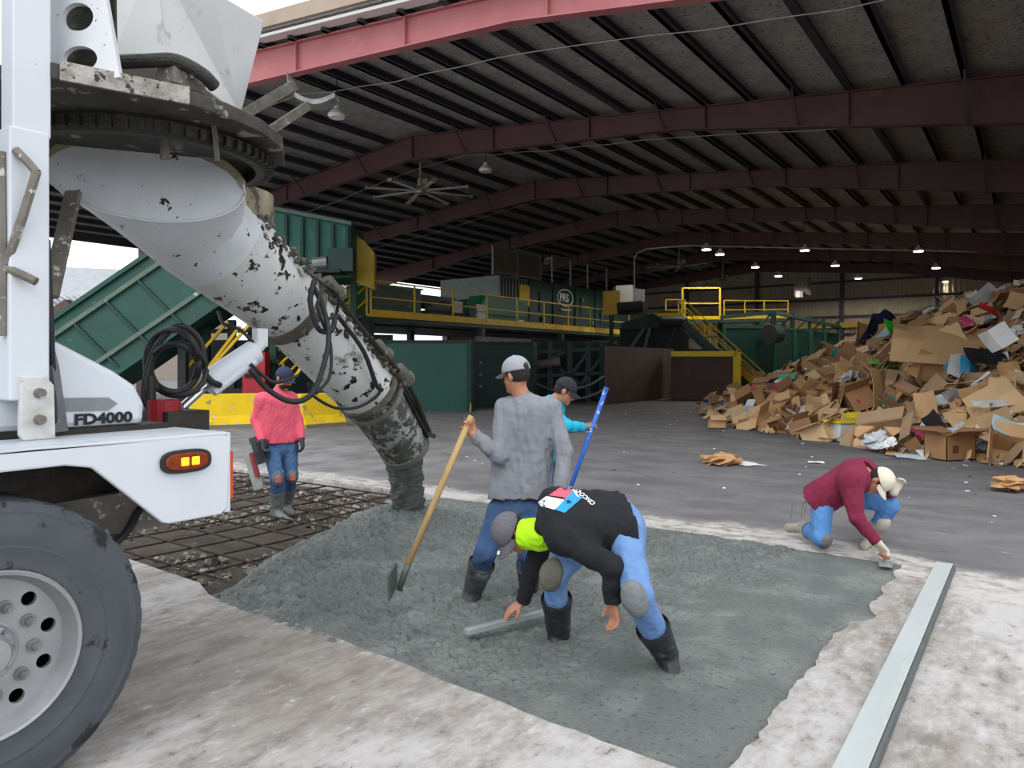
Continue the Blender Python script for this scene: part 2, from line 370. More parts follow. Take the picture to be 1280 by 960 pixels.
# ------------------------------------------------------------------ shed
XR, XL, X1, Y0, BAY, NF = -18.1, -37.2, 1.0, 11.4, 7.86, 7
YB = Y0+BAY*6+.5
def ztop(x): return 9.8-.107*abs(x-XR)
def zbot(x):
    t = abs(x-XR); return ztop(x)-np.interp(t, [0, 10, 19.1], [.82, .56, 1.12])
red = M('red_primer_steel', '#5e3f3e', '#4c3231', .8, .6, spots=[('#6c4b49', 1.2, .6, .2)], bump=.05); red_lit = M('sky_lit_red_steel', '#a9686a', '#98575a', .8, .6, spots=[('#b98284', 1.2, .6, .2)])  # front frame: lighter copy of the same red, sky light painted in
dark = M('dark_purlin_steel', '#3a3843', '#2e2b30', 1, .6)
ins = M('roof_insulation', '#b5b1ac', '#918d89', 2.0, .95, bump=.9, bscale=60, spots=[('#6a6663', 14, .56, .06), ('#5c5856', 1.3, .64, .12)])
ceil = thing('ceiling', 'dark gabled steel shed roof seen from below', 'roof', (XR, Y0, 0), kind='structure')
mb = MB()
for xa, xb in ((XL-.4, XR), (XR, X1+.4)):
    za, zb = ztop(xa)+.22, ztop(xb)+.22
    mb.hexa([(xa, Y0-.5, za), (xb, Y0-.5, zb), (xb, YB, zb), (xa, YB, za), (xa, Y0-.5, za+.1), (xb, Y0-.5, zb+.1), (xb, YB, zb+.1), (xa, YB, za+.1)])
mb.build('roof_sheet', ins, ceil)
for k in range(-16, 17):
    x = XR+k*1.2
    if x < XL or x > X1 or k == 0: continue
    sgn = 1 if k > 0 else -1
    MB().bb((x-.05, Y0-.3, ztop(x)), (x+.05, YB, ztop(x)+.215)).bb((x-.05, Y0-.3, ztop(x)), (x+.05+.08, YB, ztop(x)+.02)).build('purlin', dark, ceil)
for i in range(NF):
    y = Y0+BAY*i
    pts = [XL, XL+9.1, XR, X1-9.1, X1]
    mb = MB(); top = [(x, ztop(x)) for x in pts]; bot = [(x, zbot(x)) for x in pts]
    poly = [V((x, y-.015, z)) for x, z in top]+[V((x, y-.015, z)) for x, z in reversed(bot)]
    n = len(pts)
    for j in range(n-1):
        mb.hexa([(pts[j], y-.015, bot[j][1]), (pts[j+1], y-.015, bot[j+1][1]), (pts[j+1], y+.015, bot[j+1][1]), (pts[j], y+.015, bot[j][1]), (pts[j], y-.015, top[j][1]), (pts[j+1], y-.015, top[j+1][1]), (pts[j+1], y+.015, top[j+1][1]), (pts[j], y+.015, top[j][1])])
        for lst in (top, bot):
            a, b = lst[j], lst[j+1]; mb.beam((a[0], y, a[1]), (b[0], y, b[1]), .24, .03)
    rf = mb.build('rafter', red if i else red_lit, ceil)
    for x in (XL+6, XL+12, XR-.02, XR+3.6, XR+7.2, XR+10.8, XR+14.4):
        MB().bb((x-.012, y-.11, zbot(x)), (x+.012, y-.016, ztop(x))).build('stiffener', red if i else red_lit, rf)
    if i > 0:
        for k in (-8, -5, -2, 2, 5, 8, 11, 14):
            x = XR+k*1.2+.04; MB().beam((x, y-.75, ztop(x)+.02), (x, y-.08, zbot(x)+.03), .05, .05).build('flange_brace', dark, rf)
# rake trim and gutter on the near gable
trimw = M('tan_trim', '#a39384', '#8c7b6d', 1, .6); mb = MB()
for xa, xb in ((XL-.5, XR), (XR, X1+.5)): mb.beam((xa, Y0-.52, ztop(xa)+.42), (xb, Y0-.52, ztop(xb)+.42), .16, .34)
tag(mb.build('trim_1', trimw), 'tan metal rake trim along the near roof edge', 'trim', kind='structure')
mb = MB()
for xa, xb in ((XL-.5, XR), (XR, X1+.5)): mb.beam((xa, Y0-.34, ztop(xa)+.12), (xb, Y0-.34, ztop(xb)+.12), .3, .07)
tag(mb.build('trim_2', M('white_edge', '#c8c4c2', None, 1, .5)), 'thin pale drip edge under the rake trim', 'trim', kind='structure')
# back gable wall
def corr(name, p, q, z0, ztopf, mat, pitch=.32, depth=.035, nrm=V((0, -1, 0))):
    p = V(p); q = V(q); L = (q-p).length; d = (q-p)/L; vs_ = []; fs = []; n = int(L/pitch)
    for i in range(n+1):
        for o_, e in ((0, 0), (.55, 0), (.65, depth), (.9, depth)):
            a = p+d*min(L, (i+o_)*pitch)+nrm*e; vs_ += [V((a.x, a.y, z0)), V((a.x, a.y, ztopf(a.x)))]
    for i in range(len(vs_)//2-1): fs.append((2*i, 2*i+2, 2*i+3, 2*i+1))
    return MB().add(vs_, fs)
tan = M('tan_sheet', '#a49883', '#8f836f', 1, .7)
wb = corr('w', (XL, YB, 0), (X1, YB, 0), 0, lambda x: ztop(x)+.3, tan).build('wall_back', tan, recalc=False)
tag(wb, 'far corrugated tan gable wall of the shed', 'wall', kind='structure')
for z in (1.6, 3.9, 5.2, 6.5, 7.8): MB().bb((XL, YB-.22, z-.08), (X1, YB-.06, z+.08)).build('girt', dark, wb)
MB().bb((XL+8, YB-.5, 4.35), (X1, YB-.25, 4.75)).build('yellow_beam', M('dull_yellow', '#b08f2e', '#8c7426', 2, .6), wb)
for x in (-30, -24, -18.1, -11.8, -5.6): MB().bb((x-.12, YB-.35, 0), (x+.12, YB-.1, ztop(x))).build('wind_column', dark, wb)
wr = corr('w', (X1, Y0, 0), (X1, YB, 0), 0, lambda x: ztop(X1)+.2, tan, nrm=V((-1, 0, 0))).build('wall_right', tan, recalc=False)
tag(wr, 'corrugated side wall behind the cardboard pile', 'wall', kind='structure')
wl = MB().bb((XL-.05, Y0+BAY*4, 0), (XL, YB, ztop(XL))).build('wall_left', tan)
tag(wl, 'side wall at the far left of the shed', 'wall', kind='structure')
for i in range(NF):
    y = Y0+BAY*i
    for x, par in ((XL, wl), (X1, wr)):
        s = .5 if x == XL else -.5
        MB().bb((x, y-.12, 0), (x+s, y+.12, zbot(x)+.2)).build('column', red, par)
MB().bb((XL-.2, Y0, ztop(XL)-.2), (XL, YB, ztop(XL)+.2)).build('eave_strut', dark, wl)

# lamps and fans under the roof
lens = M('lamp_lens', '#fff6e6', None, emit=14); lens_off = M('lamp_lens_off', '#d8d6d0', None, rough=.3); lampb = M('lamp_body', '#c9c6c0', None, rough=.5)
def highbay(px, py, d, lit, label, group):
    c = P(px, py, d); t = thing('high_bay_lamp', label, 'lamp', c, group)
    MB().lathe(c, (0, 0, 1), [(0, .24), (.05, .25), (.16, .17), (.22, .08), (.3, .07)], 18, (True, True)).build('housing', lampb, t)
    MB().cyl(c-UP*.03, c, .21, .22, 18).build('lens', lens if lit else lens_off, t)
    MB().cyl(c+UP*.3, V((c.x, c.y, ztop(c.x)+.1)), .015, n=6).build('hanger', dark, t)
    if lit:
        l = bpy.data.lights.new('lamp_light', 'SPOT'); l.spot_size = math.radians(174); l.spot_blend = .25; l.energy = 330; l.color = (1, .95, .86); l.shadow_soft_size = .2
        lo = bpy.data.objects.new('lamp_light', l); C.objects.link(lo); lo.parent = t; lo.location = (0, 0, -.3)
for k, (px, py) in enumerate(((883, 312), (900, 318), (944, 334), (973, 345), (1006, 313), (1044, 332), (1073, 348), (1148, 314), (1170, 335), (1182, 352))):
    highbay(px, py, FPX*5.75/(YH-py), True, '%s lit high-bay lamp from the left under the far dark roof' % 'first second third fourth fifth sixth seventh eighth ninth tenth'.split()[k], 'lit high-bay lamps')
highbay(421, 146, 20.2, False, 'unlit round high-bay lamp near the front roof edge', None)
highbay(607, 214, 26.4, False, 'unlit round high-bay lamp between the first two rafters', None)
brass = M('fan_brass', '#8d8668', '#6b6650', 6, .45, .5); alu = M('fan_blade_metal', '#a9a698', '#8d8a7e', 6, .4, .5)
def fan(c, R, ang, label):
    t = thing('ceiling_fan', label, 'fan', c, 'large ceiling fans')
    MB().cyl(c+UP*.35, V((c.x, c.y, zbot(XR)+.05)), .05, n=10).build('down_rod', brass, t)
    MB().lathe(c, (0, 0, 1), [(-.12, .08), (-.1, .2), (.05, .22), (.12, .16), (.16, .12), (.42, .12), (.46, .05)], 16, (True, True)).build('motor', brass, t)
    MB().box(c+V((.3, 0, .3)), (.25, .16, .2)).build('junction_box', brass, t)
    for k in range(8):
        a = ang+k*PI/4; d = V((math.cos(a), math.sin(a), 0))
        b = MB().beam(c+d*.18, c+d*R-UP*.05, .16, .03).build('blade', alu, t)
        MB().beam(c+d*(R-.02)-UP*.05, c+d*(R+.06)-UP*.05, .2, .1).build('winglet', brass, b)
fan(V((XR-.2, Y0+BAY+.55, 7.98)), 1.95, .2, 'large eight-blade ceiling fan hanging nearest the front')
fan(V((XR, Y0+BAY*4+.4, 7.75)), 2.05, .5, 'large eight-blade ceiling fan in the middle of the roof')
fan(V((XR, Y0+BAY*5+.4, 7.55)), 2.05, .1, 'large eight-blade ceiling fan hanging furthest back')
# conduit drooping across the rafters
MB().tube([(-17.2, 39, 3.6), (-17.2, 39, 7.9), (-16.9, 39, 8.05), (-.2, 39, 7.6)], .03, 6)
tag(MB().tube([P(793, 378, 43), P(793, 322, 43), P(797, 316, 43), P(808, 311, 43), P(860, 307, 42.4), P(1280, 316, 41.5)], .035, 6).build('conduit', lampb), 'long thin pale conduit running below the rafters', 'conduit')
wl_ = []
for i in range(5):                                                       # sag wires under the purlins
    yy = Y0+BAY*i+2.7; pts = [V((XR+16.5*t, yy+.2*math.sin(9*t), ztop(XR+16.5*t)-.04-.05*math.sin(PI*t*6)**2)) for t in np.linspace(-.9, 1, 26)]
    tag(MB().tube(pts, .012, 4).build('wire', lampb), ['thin pale wire strung under the purlins nearest the front edge', 'thin pale wire under the purlins of the second roof bay', 'thin pale wire under the purlins of the third roof bay', 'thin pale wire under the purlins of the fourth roof bay', 'thin pale wire under the purlins furthest back'][i], 'wire', 'wires under the roof')

# ------------------------------------------------------------------ front-discharge mixer truck
white = M('truck_white_paint', '#cacfd6', '#bcc1c8', 1.2, .35, spots=[('#9aa0a4', 14, .70, .05)])
white_worn = M('chute_paint', '#d0d3d6', '#bcc0c4', 2, .4, spots=[('#2a2422', 9, .645), ('#3b302c', 34, .68)])
white_peel = M('chute_paint_peeling', '#cbcdcd', '#b3b4b1', 2, .5, spots=[('#241d1b', 9, .585), ('#2e2725', 26, .66), ('#57534c', 3, .60, .1)])
white_end = M('chute_paint_caked', '#aeafad', '#62615c', 5, .6, spots=[('#3a3a36', 16, .50, .03), ('#4f4f4a', 5, .50, .06)], bump=.4, bscale=40)
gunk = M('caked_concrete', '#6b675e', '#4a473f', 8, .95, bump=1, bscale=30, spots=[('#8a857a', 14, .58, .1)])
blk = M('black_rubber', '#1c1d1f', '#2b2c2e', 8, .55, bump=.15)
greasy = M('greasy_steel', '#24221f', '#3d3a35', 7, .5, .4, bump=.4)
steel = M('worn_steel', '#8f9090', '#75767a', 6, .45, .6, bump=.1)
dusty = M('dusty_frame_metal', '#7d7770', '#58534d', 6, .8, spots=[('#b9b4aa', 18, .6, .05)], bump=.3)
TR = thing('mixer_truck', 'white front-discharge concrete mixer truck with raised chute', 'truck', (-4.3, .5, 0))
# front wheel
wc = V((-3.10, 1.065, .575)); XA = V((1, 0, 0))
tirem = M('tyre_rubber', '#3a3e44', '#4f535a', 3, .8, bump=.25, bscale=14, spots=[('#6d6f70', 2.2, .55, .15), ('#232528', 5, .6, .05)])
prof = [(-.40, .30), (-.41, .40), (-.415, .50), (-.38, .555), (-.34, .572), (-.06, .572), (-.02, .562), (-.012, .545), (-.004, .53), (-.006, .522), (.0, .50), (.008, .46), (.006, .42), (.004, .405), (.008, .40), (.004, .38), (-.004, .345), (.0, .335), (-.004, .318), (-.03, .305)]
ty = MB().lathe(wc, XA, prof, 72).build('tyre', tirem, TR, smooth='auto')
for k in range(44):                                                     # shoulder lugs
    a = 2*PI*k/44; c = wc+V((-.05, math.cos(a)*.555, math.sin(a)*.555)); R = Matrix.Rotation(a, 3, 'X'); 
    if k == 0: lug0 = MB().box(wc+V((-.055, .557, 0)), (.06, .02, .05)).build('tread_lug', tirem, ty); lugmesh = lug0.data
    else:
        o = bpy.data.objects.new('tread_lug', lugmesh); C.objects.link(o); o.parent = ty
        off = OFF[TR.name]; pc = wc-off; o.matrix_local = Matrix.Translation(pc) @ Matrix.Rotation(a, 4, 'X') @ Matrix.Translation(-pc)
rimm = M('aluminium_rim', '#a9abad', '#8b8d90', 5, .5, .55, bump=.08, spots=[('#6f6c68', 4, .6, .1)])
holes = [circ(.225*math.cos(2*PI*k/10+.2), .225*math.sin(2*PI*k/10+.2), .028, 12) for k in range(10)]
rim = MB().lathe(wc, XA, [(-.03, .302), (.0, .316), (.008, .31), (.004, .298), (-.03, .288), (-.075, .272)], 48).plate(circ(0, 0, .274, 48), holes+[circ(0, 0, .118, 24)], wc+V((-.075, 0, 0)), (0, 1, 0), (0, 0, 1), (-.02, 0, 0)).build('rim', rimm, ty, smooth='auto')
MB().lathe(wc, XA, [(-.30, .27), (-.30, .0)], 32).lathe(wc, XA, [(-.12, .27), (-.30, .27)], 32).build('brake_drum', greasy, ty)
for k in range(10):
    a = 2*PI*k/10-.11; c = wc+V((-.075, math.cos(a)*.17, math.sin(a)*.17))
    MB().cyl(c, c+XA*.012, .026, n=16).cyl(c+XA*.012, c+XA*.04, .018, .016, n=6).cyl(c+XA*.04, c+XA*.055, .009, n=8).build('lug_nut', steel, ty, smooth='auto')
MB().lathe(wc, XA, [(-.10, .118), (-.07, .118), (-.065, .11), (-.07, .10), (-.06, .082), (-.02, .078), (.0, .065), (.004, .0)], 32).build('hub_cap', rimm, ty, smooth='auto')
for k in range(8):
    a = 2*PI*k/8; c = wc+V((-.066, math.cos(a)*.092, math.sin(a)*.092)); MB().cyl(c, c+XA*.02, .008, n=6).build('hub_bolt', steel, ty)
# fender
YZ = [(-.9, 1.30), (-.9, 1.24), (-.3, 1.25), (1.30, 1.255), (1.40, 1.235), (1.69, .965), (1.72, .955), (1.97, .955), (2.0, .98), (2.02, 1.30), (1.98, 1.325), (1.2, 1.335)]
MB().prism([(-3.06, y, z) for y, z in YZ], (-.03, 0, 0)).build('fender_side', white, TR, bevel=.008)
MB().bb((-3.5, -.9, 1.315), (-3.06, 2.0, 1.335)).build('fender_top', M('scuffed_white', '#c8ced4', '#98a0a9', 2.5, .45, stretch=(2, .3, 1), spots=[('#6e747c', 6, .63, .08)]), TR, bevel=.006)
MB().bb((-3.5, 1.99, .96), (-3.07, 2.02, 1.33)).build('fender_front', white, TR)
MB().bb((-3.52, -.9, .8), (-3.46, 1.7, 1.32)).build('fender_inner', greasy, TR)
MB().bb((-3.12, 2.02, 1.02), (-3.07, 2.035, 1.24)).build('side_reflector', M('red_reflector', '#c8401f', None, rough=.25), TR)
lc = V((-3.058, 1.79, 1.222))
lm = MB(); ov = lambda rx, ry, n=24: [(math.copysign(abs(math.cos(t))**.6, math.cos(t))*rx, math.copysign(abs(math.sin(t))**.75, math.sin(t))*ry) for t in [2*PI*i/n for i in range(n)]]
lamp = MB().prism([lc+V((0, x, z)) for x, z in ov(.118, .052)], (.018, 0, 0)).build('marker_lamp', blk, TR, bevel=.004)
MB().prism([lc+V((.0, x, z)) for x, z in ov(.100, .038)], (.026, 0, 0)).build('lens', M('amber_lens', '#5a1a06', '#8f3a0a', 22, .2), lamp, bevel=.006)
for dx in (-.015, .035): MB().box(lc+V((.022, dx, .0)), (.012, .04, .04)).build('bulb', M('amber_glow', '#ff8c1a', None, emit=2.4), lamp, bevel=.006)
# frame and hoses under the fender
MB().bb((-5.0, -1, .55), (-3.8, 1.6, .95)).build('chassis', greasy, TR)
MB().beam((-3.5, 1.35, .95), (-3.3, 1.95, 1.0), .06, .18).build('bumper_bracket', dusty, TR)
MB().tube(bez([(-3.4, .9, .95), (-3.3, 1.3, .84), (-3.3, 1.6, .86), (-3.35, 1.75, 1.0)]), .018).build('air_line', blk, TR)
# hood with model plate
hy = [(.2, 1.36), (1.84, 1.36), (1.845, 1.46), (1.80, 1.55), (1.70, 1.62), (1.44, 1.76), (.2, 1.80)]
hood = MB().prism([(-3.5, y, z) for y, z in hy], (-1.7, 0, 0)).build('hood', white, TR, bevel=.03)
bd = [(-3.495, y, z) for y, z in ((1.47, 1.50), (1.67, 1.495), (1.71, 1.465), (1.67, 1.435), (1.47, 1.44), (1.455, 1.455), (1.455, 1.485))]
MB().prism(bd, (-.01, 0, 0)).build('model_badge', M('grey_badge', '#6d7075', '#82868a', 9, .4, .4, spots=[('#dadcdd', 12, .66)]), hood)
text_mb('FD4000', (-3.496, 1.52, 1.378), (0, 1, 0), (0, 0, 1), .066, .002, .046, 1.22).build('lettering', M('black_print', '#121214', None, rough=.5), hood, recalc=False)
MB().bb((-5.2, .2, 1.3), (-3.48, 1.95, 1.36)).build('hood_base', greasy, TR)
# cab side with flag panel, left of the post
cab = MB().bb((-5.4, -1.6, 1.36), (-3.62, .95, 3.6)).build('cab', white, TR, bevel=.03)
MB().bb((-3.63, -.2, 1.95), (-3.60, .93, 2.55)).build('cab_window', M('cab_glass', '#4f8a7c', '#7fb0a2', 2, .15), cab)
MB().bb((-3.63, -1.4, 2.66), (-3.60, 1.02, 3.62)).build('flag_panel', M('flag_blue', '#123a7a', '#0d2c60', 3, .4), cab)
sc_ = V((-3.59, .97, 2.98)); MB().prism([sc_+V((0, math.sin(2*PI*i/10)*(.2 if i % 2 == 0 else .085), math.cos(2*PI*i/10)*(.2 if i % 2 == 0 else .085))) for i in range(10)], (-.01, 0, 0)).build('star', M('flag_star', '#b9bfc6', '#8e949c', 8, .5), cab)
# upright post with clevis foot
post = MB().bb((-3.52, 1.225, 1.50), (-3.38, 1.375, 2.62)).bb((-3.51, 1.24, 2.60), (-3.39, 1.385, 4.2)).build('upright_post', white, TR, bevel=.008)
MB().prism([(-3.36, y, z) for y, z in ((1.27, 1.335), (1.39, 1.335), (1.385, 1.56), (1.35, 1.60), (1.26, 1.60), (1.255, 1.36))], (-.03, 0, 0)).build('foot_plate', M('worn_white', '#cfd2d2', '#a7a49d', 9, .5, spots=[('#4a342b', 14, .66)]), post, bevel=.006)
for z in (1.42, 1.53): MB().cyl((-3.36, 1.325, z), (-3.33, 1.325, z), .022, .02, n=8).build('bolt', dusty, post)
for a, b in (((20, 188), (46, 216)), ((46, 214), (8, 330)), ((8, 335), (45, 352)), ((2, 190), (4, 420))):
    MB().tube([P(a[0], a[1], 2.98), P((a[0]+b[0])/2+1, (a[1]+b[1])/2, 2.975), P(b[0], b[1], 2.98)], .018, 8).build('mirror_bracket', dusty, TR)
MB().beam(P(92, 240, 3.9), P(62, 372, 3.55), .03, .075, RT).build('strut', dusty, TR)
MB().beam(P(57, 420, 3.2), P(74, 540, 3.2), .05, .05, RT).build('strut', steel, TR)
MB().tube(bez([P(58, 300, 3.15), P(62, 400, 3.15), P(66, 470, 3.2), P(80, 535, 3.25)]), .016).build('black_hose', blk, TR)
MB().tube(bez([P(54, 380, 3.12), P(57, 440, 3.12), P(60, 500, 3.15), P(76, 538, 3.2)]), .012).build('black_hose', blk, TR)
# plate with two lightening holes beside the post
o_ = V((-3.42, 1.385, 2.90)); pl_d = 3.2
def uv(px, py, d=3.22): q = P(px, py, d)-P(100, 50, 3.22); return (q.dot(RT), q.z)
MB().plate([uv(57, -60), uv(122, -60), uv(150, 96), uv(140, 98), uv(57, 84)], [circ(*uv(97, 21), .069, 20, .062), circ(*uv(100, 73), .076, 20, .055)], P(100, 50, 3.22), RT, UP, FW*.03).build('holed_bracket', white_worn, TR)
MB().plate([uv(57, -60), uv(124, -60), uv(126, 88), uv(57, 82)], [], P(100, 50, 3.22)+FW*.12, RT, UP, FW*.02).build('bracket_backing', greasy, TR)
# discharge deck, ring and hopper
zp = 2.86
arc = [(-4.12+.72*math.cos(t), 2.08+.72*math.sin(t)) for t in np.linspace(-.05, PI, 22)]
deck = MB().prism([V((x, y, zp)) for x, y in [(-5.6, .9), (-3.42, 1.30), (-3.21, 1.9), (-3.22, 2.1), (-3.29, 2.35), (-3.45, 2.6), (-3.7, 2.8), (-4.05, 2.88), (-4.5, 2.75), (-4.9, 2.4), (-5.6, 2.0)]], (0, 0, .07)).build('discharge_deck', M('deck_splash', '#2a2825', '#4b4843', 6, .7, bump=.5, spots=[('#8d887c', 8, .60, .06)]), TR, bevel=.006)
MB().beam((-3.372, 1.41, zp+.037), (-3.203, 1.895, zp+.037), .016, .08).build('deck_edge', M('splashed_edge', '#b5b2aa', '#6d6860', 14, .8, spots=[('#3a3733', 22, .58, .03)], bump=.6), deck)
RC = V((-4.08, 2.16, zp-.02)); TC = P(262, 200, 5.02); TC.z = zp-.02
rg_ = MB().lathe(RC, (0, 0, 1), [(0, .66), (0, .58), (-.07, .58), (-.07, .63), (-.045, .66), (0, .66)], 48).build('slew_ring', greasy, TR)
tooth = None
for k in range(60):
    a = 2*PI*k/60
    if tooth is None: o = MB().box(RC+V((.665, 0, -.035)), (.03, .028, .05)).build('ring_tooth', greasy, rg_); tooth = o.data
    else:
        o = bpy.data.objects.new('ring_tooth', tooth); C.objects.link(o); o.parent = rg_
        pc = RC-OFF[TR.name]; o.matrix_local = Matrix.Translation(pc) @ Matrix.Rotation(a, 4, 'Z') @ Matrix.Translation(-pc)
q = P(220, 150, 3.75); MB().cyl(q-UP*.02, q+UP*.08, .065, .07, n=16).build('slew_pinion', greasy, TR)
q = P(218, 178, 3.85); MB().cyl(q, q+FW*.05, .025, n=12).beam(q-RT*.05+UP*.02, q-RT*.05-UP*.09, .03, .04).build('chute_latch', dusty, TR)
collm = M('splashed_collar', '#a99f84', '#6b6455', 5, .85, bump=.5, spots=[('#4c473e', 5, .57, .06)])
MB().lathe(TC, (0, 0, 1), [(-.02, .42), (-.16, .42), (-.2, .41), (-.23, .37), (-.36, .36)], 40).build('throat_collar', collm, TR, smooth='auto')
MB().beam(P(264, 122, 3.72), P(272, 202, 3.72), .02, .02, RT).build('drip_rod', gunk, TR)
hopm = M('hopper_paint', '#c6c7c7', '#b5b6b6', 2, .5, spots=[('#2f2925', 11, .70), ('#8e8a82', 3, .62, .1)])
hq = [P(150, -90, 3.9), P(262, -30, 4.15), P(330, 26, 4.6), P(301, 146, 4.5), P(206, 72, 3.95), P(150, 66, 3.8)]
MB().prism([P(192, -60, 4.0), P(265, -12, 4.2), P(331, 26, 4.62), P(301, 146, 4.5), P(208, 74, 4.0)], (-.95, .0, .05)).build('hopper', hopm, TR, bevel=.01)
MB().prism([P(128, -60, 3.85), P(194, -60, 3.95), P(210, 76, 4.0), P(140, 72, 3.85)], (-.8, .25, 0)).build('hopper_side', hopm, TR, bevel=.01)
MB().tube(bez([P(140, 78, 3.6), P(185, 76, 3.6), P(220, 76, 3.62), P(252, 92, 3.68), P(268, 108, 3.75)]), .034, 12).build('drain_hose', M('ribbed_hose', '#2c2c2c', '#46443f', 30, .6, bump=.8, bscale=90), TR)
MB().box(P(226, 102, 3.72), (.14, .2, .1), Matrix.Rotation(.2, 3, 'Z')).build('motor_block', dusty, TR, bevel=.01)
for px, py in ((205, 92), (240, 103)): MB().cyl(P(px, py-4, 3.66), P(px, py-9, 3.66), .012, n=6).build('bolt', dusty, TR)
# chute cradle sticking out to the right
cm = M('cradle_steel', '#3f3b35', '#6f6a60', 9, .7, .2, spots=[('#a5a198', 12, .62, .06)], bump=.3)
cr = MB().beam(P(296, 148, 4.25), P(368, 106, 4.55), .03, .06).build('chute_cradle', cm, TR)
MB().beam(P(335, 165, 4.25), P(385, 132, 4.55), .03, .05).build('cradle_arm', cm, cr)
MB().beam(P(300, 146, 4.25), P(342, 186, 4.25), .03, .08).build('cradle_arm', cm, cr)
cp = bez([P(362, 94, 4.6), P(366, 112, 4.6), P(380, 124, 4.6), P(400, 128, 4.6), P(421, 120, 4.6)], 16); mb = MB()
mb.loft([[p-FW*.06, p+FW*.06, p+FW*.06-UP*.03, p-FW*.06-UP*.03] for p in cp]).build('saddle', M('saddle_steel', '#8f9496', '#5c5a55', 8, .4, .5), cr)

# the chute: stations run from the scoop under the throat to the mouth over the slab
def station(c, ax, up_, a, b, n=28):
    ax = ax.normalized(); s = ax.cross(up_).normalized(); u = s.cross(ax); return [c+s*math.cos(2*PI*i/n)*a+u*math.sin(2*PI*i/n)*b for i in range(n)]
c0 = P(186, 224, 4.15); c1 = P(252, 285, 4.85); c2 = P(366, 387, 5.6); c3 = P(470, 500, 6.42); c4 = P(504, 556, 6.85)
n = 28
s0 = (RT*.86-FW*.2+UP*-.06).normalized(); s0 = (RT*1.0+FW*.35-UP*.09).normalized(); u0 = (UP*1.0+FW*.35)
u0 = (u0-s0*u0.dot(s0)).normalized()
ring0 = [c0+s0*math.cos(2*PI*i/n)*.515+u0*math.sin(2*PI*i/n)*.262 for i in range(n)]
axA = (c2-c0).normalized(); sA = axA.cross(UP).normalized(); uA = sA.cross(axA)
# keep the angular order of every station alike: first vector points to image right / away
def st2(c, a, b, d, tw=1.0):
    s = d.cross(UP).normalized(); u = s.cross(d); return [c+s*math.cos(2*PI*i/n)*a+u*math.sin(2*PI*i/n)*b for i in range(n)]
dA = (c2-c1).normalized(); dB = (c3-c2).normalized(); dC = (c4-c3).normalized()
lerp = lambda p, q, t: p+(q-p)*t
r1 = st2(c1, .36, .36, dA); r0b = [lerp(p, q, .35) for p, q in zip(ring0, r1)]
ch = MB().loft([ring0, [lerp(p, q, .04) for p, q in zip(ring0, r1)], r0b, [lerp(p, q, .7) for p, q in zip(ring0, r1)], r1, st2(lerp(c1, c2, .2), .345, .345, dA)], (True, True)).build('chute_scoop', white_worn, TR, smooth='auto')
MB().loft([st2(lerp(c1, c2, .18), .348, .348, dA), st2(lerp(c1, c2, .55), .317, .317, dA), st2(lerp(c1, c2, .98), .29, .29, dA)], (True, True)).build('chute_upper', white_peel, TR, smooth='auto')
rim_pts = ring0[1:15]; mb = MB(); mb.loft([[p+u0*.03-FW*.01, p+u0*.03+FW*.03, p-u0*.035+FW*.03, p-u0*.035-FW*.012] for p in rim_pts]).build('caked_rim', collm, ch)
MB().tube([p-FW*.004 for p in ring0]+[ring0[0]-FW*.004], .006, 6).build('weld_seam', white, ch, smooth=True)
mid = MB().loft([st2(lerp(c1, c2, 1.0), .285, .285, dB), st2(lerp(c2, c3, .15), .28, .28, dB), st2(lerp(c2, c3, .92), .262, .262, dB)]).build('chute_middle', white_peel, TR, smooth='auto')
low = MB().loft([st2(lerp(c2, c3, .95), .252, .252, dC), st2(c4, .225, .225, dC), st2(c4, .2, .2, dC), st2(lerp(c3, c4, .7), .19, .19, dC)], (True, True)).build('chute_lower', white_end, TR, smooth='auto')
ringm = M('muddy_ring', '#7a7a76', '#55554f', 8, .85, bump=.7, bscale=40)
MB().loft([st2(c4+dC*.0, .24, .24, dC), st2(c4+dC*.07, .235, .235, dC), st2(c4+dC*.07, .2, .2, dC), st2(c4, .2, .2, dC), st2(c4, .24, .24, dC)], (False, False)).build('mouth_lip', ringm, low, smooth='auto')
def band(c, d, r, wdt, m, name, par): MB().loft([st2(c, r-.02, r-.02, d), st2(c, r, r, d), st2(c+d*wdt, r, r, d), st2(c+d*wdt, r-.02, r-.02, d)], (False, False)).build(name, m, par, smooth='auto')
band(lerp(c1, c2, .92), dA, .312, .09, gunk, 'joint_band', ch); band(lerp(c1, c2, .985), dA, .30, .04, greasy, 'joint_band', ch)
band(lerp(c2, c3, .86), dB, .285, .05, gunk, 'joint_band', mid); band(lerp(c2, c3, .97), dB, .275, .04, ringm, 'joint_band', mid)
# gunk and fittings along the top edge
def top_of(c, d, r, ang): s = d.cross(UP).normalized(); u = s.cross(d); return c+s*math.cos(ang)*r+u*math.sin(ang)*r
def lumpy(name, pts, r, m, par, seed):
    rr = random.Random(seed); mb = MB()
    for p in pts:
        for _ in range(2):
            q = p+V((rr.uniform(-.05, .05), rr.uniform(-.05, .05), rr.uniform(-.03, .03))); s = r*rr.uniform(.6, 1.2)
            mb.lathe(q, V((rr.uniform(-1, 1), rr.uniform(-1, 1), 1)), [(-s, .001), (-s*.6, s*.8*rr.uniform(.7, 1.1)), (0, s*rr.uniform(.8, 1.1)), (s*.6, s*.75), (s, .001)], 7)
    return tag(mb.build(name, m, par, smooth=True), kind='stuff')
lumpy('gunk_crust', [top_of(lerp(c1, c2, t), dA, .325, .55) for t in np.linspace(.1, 1, 40)], .02, gunk, ch, 3)
lumpy('gunk_crust', [top_of(lerp(c2, c3, t), dB, .285, .6) for t in np.linspace(.05, 1, 40)], .022, gunk, mid, 4)
